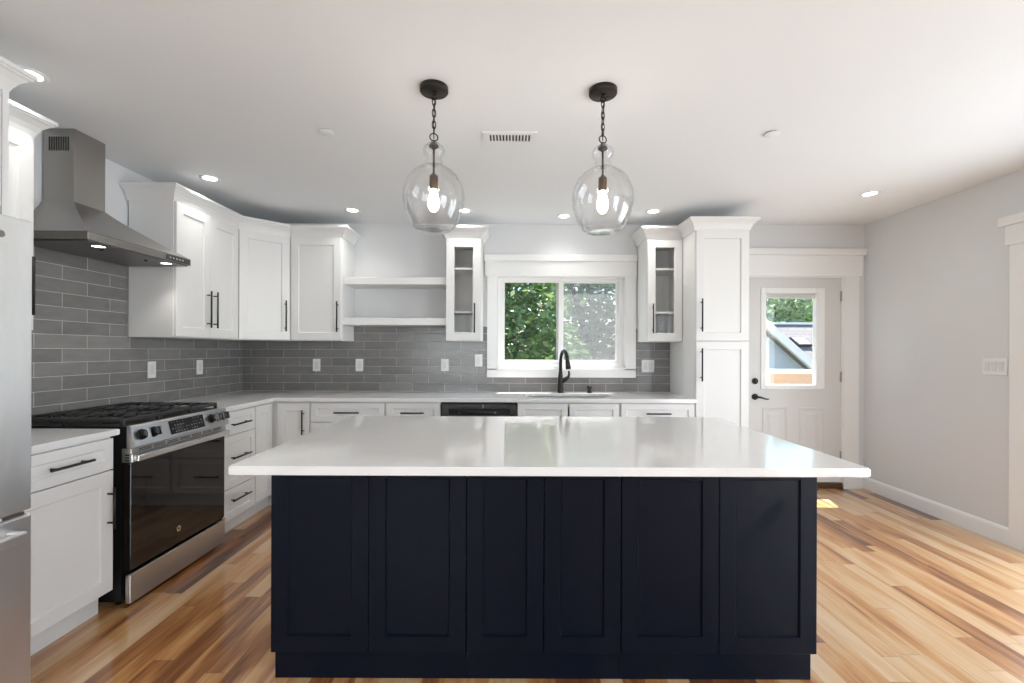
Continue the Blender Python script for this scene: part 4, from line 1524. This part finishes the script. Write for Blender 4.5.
def pendant(x, y, label):
    t = thing('pendant_light', label, 'pendant light', (x, y, HC), group='glass pendants over the island')
    MB().lathe([(0, 0), (0.0645, 0), (0.0645, -0.020), (0.062, -0.0235), (0, -0.0235)], n=44).build('canopy', 'bronze', t)
    b = MB()
    b.lathe([(0, -0.0235), (0.012, -0.0235), (0.012, -0.032), (0.006, -0.036), (0, -0.036)], n=16)
    b.tube([(0.011 * math.cos(a), 0, -0.046 + 0.011 * math.sin(a)) for a in [2 * PI * k / 16 for k in range(16)]], 0.003, 8, True)
    b.build('loop', 'bronze', t)
    b = MB()
    nl = 6
    zt, zb = -0.052, -0.212
    for i in range(nl):
        zc = zt + (zb - zt) * (i + 0.5) / nl
        hl = (zt - zb) / nl * 0.62
        pts = []
        for k in range(20):
            a = 2 * PI * k / 20
            u = 0.0078 * math.cos(a)
            v = hl * max(-1, min(1, 1.25 * math.sin(a)))
            ph = 0.35 + (PI / 2 if i % 2 else 0)
            pts.append((u * math.cos(ph), u * math.sin(ph), zc + v))
        b.tube(pts, 0.0024, 7, True)
    b.tube([(0, 0, -0.04), (0.003, 0.002, -0.09), (-0.003, 0.001, -0.15), (0, 0, -0.235)], 0.0022, 7)
    b.build('chain', 'bronze', t)
    b = MB()
    b.tube([(0.0175 * math.cos(a), 0.006 * math.cos(a), -0.2295 + 0.0175 * math.sin(a)) for a in [2 * PI * k / 22 for k in range(22)]], 0.0028, 8, True)
    b.lathe([(0, -0.244), (0.008, -0.244), (0.010, -0.252), (0.016, -0.255), (0.016, -0.259), (0, -0.259)], n=18)
    b.build('hanging_ring', 'bronze', t)
    b = MB()
    b.lathe([(0, -0.266), (0.021, -0.266), (0.023, -0.270), (0.021, -0.276), (0.010, -0.282), (0.0048, -0.288), (0.0048, -0.395), (0.009, -0.397), (0.009, -0.408), (0, -0.408)], n=20)
    b.build('stem', 'bronze', t)
    b = MB().lathe([(0, -0.404), (0.0185, -0.406), (0.0195, -0.412), (0.0195, -0.462), (0.0175, -0.468), (0, -0.468)], n=24)
    b.build('socket', 'brass', t)
    b = MB().lathe([(0.0, -0.466), (0.012, -0.466), (0.014, -0.478), (0.021, -0.500), (0.027, -0.525), (0.027, -0.540), (0.021, -0.558), (0.010, -0.570), (0, -0.573)], n=24)
    b.build('bulb', 'bulb', t)
    outer = [(0.015, -0.259), (0.030, -0.262), (0.044, -0.274), (0.050, -0.290), (0.047, -0.306), (0.036, -0.320), (0.033, -0.328), (0.037, -0.337), (0.041, -0.345), (0.042, -0.356), (0.050, -0.366), (0.068, -0.374), (0.076, -0.380),
             (0.095, -0.393), (0.112, -0.412), (0.128, -0.443), (0.138, -0.475), (0.1405, -0.500), (0.1385, -0.535), (0.131, -0.568), (0.118, -0.602), (0.104, -0.628), (0.093, -0.645), (0.080, -0.654), (0.04, -0.656), (0.0, -0.656)]
    inner = [(max(0.0, r_ - 0.0028), z + (0.003 if z < -0.63 else 0)) for r_, z in outer][::-1]
    b = MB()
    b.lathe(outer + inner[:], n=64)
    b.build('glass_shade', 'glass', t)
    lamp('pendant_lamp', 'POINT', 36.0, (x, y, HC - 0.525), (0, 0, -1), (1, 0.92, 0.80), shadow_soft_size=0.028)
    return t


pendant(-0.3635, 2.092, 'clear glass jug pendant hanging over the island on the range side')
pendant(0.4150, 2.108, 'clear glass jug pendant hanging over the island on the back door side')

# ------------------------------------------------------------------ outdoors
b = MB().box(-25, 45, 4.55, 60, -1.3, -1.2)
tag(b.build('lawn', 'lawn'), 'green lawn outside the house', 'lawn', kind='structure')
b = MB().hexa([(XL - 0.4, 4.50, 2.62), (1.95, 4.50, 2.62), (1.95, 4.74, 2.62), (XL - 0.4, 4.74, 2.62)], [(XL - 0.4, 4.50, 2.80), (1.95, 4.50, 2.80), (1.95, 4.74, 2.68), (XL - 0.4, 4.74, 2.68)])  # out-of-view eave added to cut the sun coming through the kitchen window
tag(b.build('added_eave', 'trim'), 'unseen eave added outside to limit the sun at the kitchen window', 'eave', kind='structure')


def tree(loc, blobs, n, size, mat, label, trunk, seed, name='leafy_tree'):
    rnd = random.Random(seed)
    t = thing(name, label, 'tree', loc, group='trees outside the windows')
    b = MB()
    for pts, r0, r1 in trunk:
        k = len(pts)
        b.tube(pts, [r0 + (r1 - r0) * i / (k - 1) for i in range(k)], 9)
    b.build('trunk', 'bark', t)
    b = MB()
    bm = b.bm
    tot = sum(q[3] * q[4] * q[5] for q in blobs)
    for cx, cy, cz, rx, ry, rz in blobs:
        for _ in range(int(n * rx * ry * rz / tot)):
            while True:
                v = Vector((rnd.uniform(-1, 1), rnd.uniform(-1, 1), rnd.uniform(-1, 1)))
                if 0.25 < v.length < 1:
                    break
            p = Vector((cx + v.x * rx, cy + v.y * ry, cz + v.z * rz))
            a = Vector((rnd.gauss(0, 1), rnd.gauss(0, 1), rnd.gauss(0, 0.6))).normalized()
            c = a.cross(Vector((rnd.gauss(0, 1), rnd.gauss(0, 1), rnd.gauss(0, 1)))).normalized()
            s = size * rnd.uniform(0.6, 1.3)
            q = [p - a * s, p + c * s * 0.45 - a * s * 0.1, p + a * s, p - c * s * 0.45 - a * s * 0.1]
            bm.faces.new([bm.verts.new(x) for x in q])
    me = b.build('crown', mat, t)
    return t


tree((-0.6, 8.6, -1.2), [(0, 0, 2.6, 1.8, 1.4, 2.3), (0.9, -0.5, 1.6, 1.3, 1.0, 1.6), (-1.0, 0.3, 3.6, 1.5, 1.3, 1.6), (0.4, 0.2, 4.2, 1.2, 1.1, 1.3)], 15000, 0.085, 'leafa', 'dense green tree filling the sliding sash of the kitchen window',
     [([(0, 0, 0), (0.05, 0, 1.2), (-0.1, 0.1, 2.6), (0.1, 0, 4.2)], 0.14, 0.04), ([(0, 0, 1.4), (0.5, -0.2, 2.2), (0.9, -0.3, 3.0)], 0.07, 0.02)], 11)
tree((1.9, 11.5, -1.2), [(-0.6, 0.4, 3.1, 1.4, 1.3, 1.3), (0.5, 0.3, 2.2, 1.2, 1.0, 1.2), (0.9, 0, 4.0, 1.3, 1.1, 1.1), (-0.3, 0.8, 4.6, 1.4, 1.0, 0.7), (-1.0, 0, 1.5, 0.9, 0.9, 1.0), (1.2, 0.4, 1.4, 0.9, 0.9, 1.0), (-0.8, 2.0, 1.6, 2.2, 0.8, 1.6)], 8500, 0.12, 'leafb', 'open grey green tree behind the screened sash of the kitchen window',
     [([(0.5, 0, 0), (0.35, 0, 1.6), (-0.05, 0, 2.9), (-0.45, 0.1, 4.4)], 0.17, 0.05), ([(0.3, 0, 1.8), (0.75, 0, 2.7), (0.9, 0.1, 3.9)], 0.08, 0.03)], 12)
# trees behind the neighbouring roof
tree((11.3, 20.0, -1.2), [(0, 0, 4.6, 1.6, 1.3, 1.5), (-1.2, 0, 3.8, 1.1, 1.0, 1.2), (1.0, 0, 4.9, 1.1, 1.1, 1.1)], 2300, 0.13, 'leafd', 'grey green tree behind the neighbouring roof seen through the back door glass',
     [([(0, 0, 0), (0.1, 0, 2.5), (0.2, 0, 4.5)], 0.16, 0.05), ([(0, 0, 2.4), (-0.7, 0, 3.6), (-1.1, 0, 4.4)], 0.09, 0.03), ([(0.1, 0, 2.6), (0.8, 0, 3.8), (1.0, 0, 4.9)], 0.09, 0.03)], 13)
tree((15.4, 23.6, -1.2), [(0, 0, 4.8, 1.9, 1.4, 1.8), (-1.0, 0, 4.2, 1.2, 1.2, 1.3)], 4500, 0.14, 'leafc', 'bright green tree behind the neighbouring roof seen through the back door glass',
     [([(0, 0, 0), (0.1, 0, 2.5), (0, 0, 4.8)], 0.17, 0.05)], 14)

# neighbouring house: gable end facing the kitchen, its white rake sloping down to the right
NY = 9.0
nb = thing('neighbour_house', 'blue grey gabled house with white rake trim seen through the back door glass', 'house', (0, 0, 0))
RKX, RKZ, SLOPE = 3.60, 2.87, -0.885          # ridge point and slope of the rake


def rk(x, dz=0.0):
    return RKZ + SLOPE * (x - RKX) + dz


b = MB().prism([(4.97, -1.2), (6.9, -1.2), (6.9, rk(6.9)), (4.97, rk(4.97))], NY, NY + 5.0, 'y')
b.build('gable_wall', 'siding', nb)
b = MB().prism([(4.3, rk(4.3, 0.02)), (7.3, rk(7.3, 0.02)), (7.3, rk(7.3, 0.21)), (4.3, rk(4.3, 0.21))], NY - 0.22, NY - 0.14, 'y')
b.build('rake_board', 'trim', nb)
b = MB().prism([(4.3, rk(4.3, 0.0)), (7.3, rk(7.3, 0.0)), (7.3, rk(7.3, 0.06)), (4.3, rk(4.3, 0.06))], NY - 0.14, NY + 5.0, 'y')
b.build('roof_slope', 'shingle', nb)
MB().box(4.95, 5.06, NY - 0.025, NY, -1.2, rk(5.06)).build('corner_board', 'trim', nb)
b = MB().lathe([(0, 0), (0.05, 0), (0.06, 0.03), (0.04, 0.05), (0, 0.05)], n=18)
o = b.build('wall_lamp', 'plate', nb)
o.location = (5.86, NY, 0.92)
o.rotation_euler = (PI / 2, 0, 0)
# house behind with a shingled slope and a skylight
h2 = thing('neighbour_house', 'low grey shingled roof with a skylight behind the blue grey gable', 'house', (0, 0, 0))
b = MB().hexa([(5.5, 10.5 + 4.2, -1.2), (14, 14.7, -1.2), (14, 19, -1.2), (5.5, 19, -1.2)], [(5.5, 14.7, 0.0), (14, 14.7, 0.0), (14, 19, 0.0), (5.5, 19, 0.0)])
b.build('wall', 'siding', h2)
RA, RB = Vector((0, 14.4, -0.05)), Vector((0, 16.8, 2.32))
b = MB().prism([(RA.y, RA.z), (RB.y, RB.z), (RB.y + 2.4, RA.z), (RB.y + 2.4, RA.z - 0.1), (RB.y, RB.z - 0.12), (RA.y, RA.z - 0.12)], 5.3, 14.5, 'x')
b.build('roof_slope', 'shingle', h2)
MB().box(5.3, 14.5, RB.y - 0.08, RB.y + 0.08, RB.z - 0.03, RB.z + 0.05).build('ridge_cap', 'trim', h2)
u = (RB - RA).normalized()
nn = Vector((0, -u.z, u.y))


def rp(x, s, o_):
    return Vector((x, 0, 0)) + RA + u * s + nn * o_


b = MB()
b.hexa([rp(9.97, 2.15, -0.02), rp(10.45, 2.15, -0.02), rp(10.30, 2.55, -0.02), rp(9.82, 2.55, -0.02)], [rp(9.97, 2.15, 0.1), rp(10.45, 2.15, 0.1), rp(10.30, 2.55, 0.1), rp(9.82, 2.55, 0.1)])
skl = b.build('skylight', 'dark', h2)
b = MB()
b.hexa([rp(10.02, 2.19, 0.1), rp(10.40, 2.19, 0.1), rp(10.27, 2.51, 0.1), rp(9.89, 2.51, 0.1)], [rp(10.02, 2.19, 0.11), rp(10.40, 2.19, 0.11), rp(10.27, 2.51, 0.11), rp(9.89, 2.51, 0.11)])
b.build('skylight_pane', 'steelf', skl)
# deck fence just outside the back door
t = thing('deck_railing', 'cedar board deck railing with pale cap outside the back door', 'railing', (0, 0, 0))
MB().box(3.62, 6.0, 6.5, 6.54, 0.30, 0.985).build('boards', 'cedar', t)
MB().box(3.55, 6.0, 6.44, 6.60, 0.985, 1.045, 0.006).build('cap_rail', 'trim', t)
MB().box(3.56, 3.66, 6.47, 6.57, -1.2, 0.985).build('post', 'trim', t)
b = MB().box(2.0, 6.0, 4.55, 6.6, -0.15, -0.05)
tag(b.build('deck', 'cedar'), 'cedar deck outside the back door', 'deck', kind='structure')
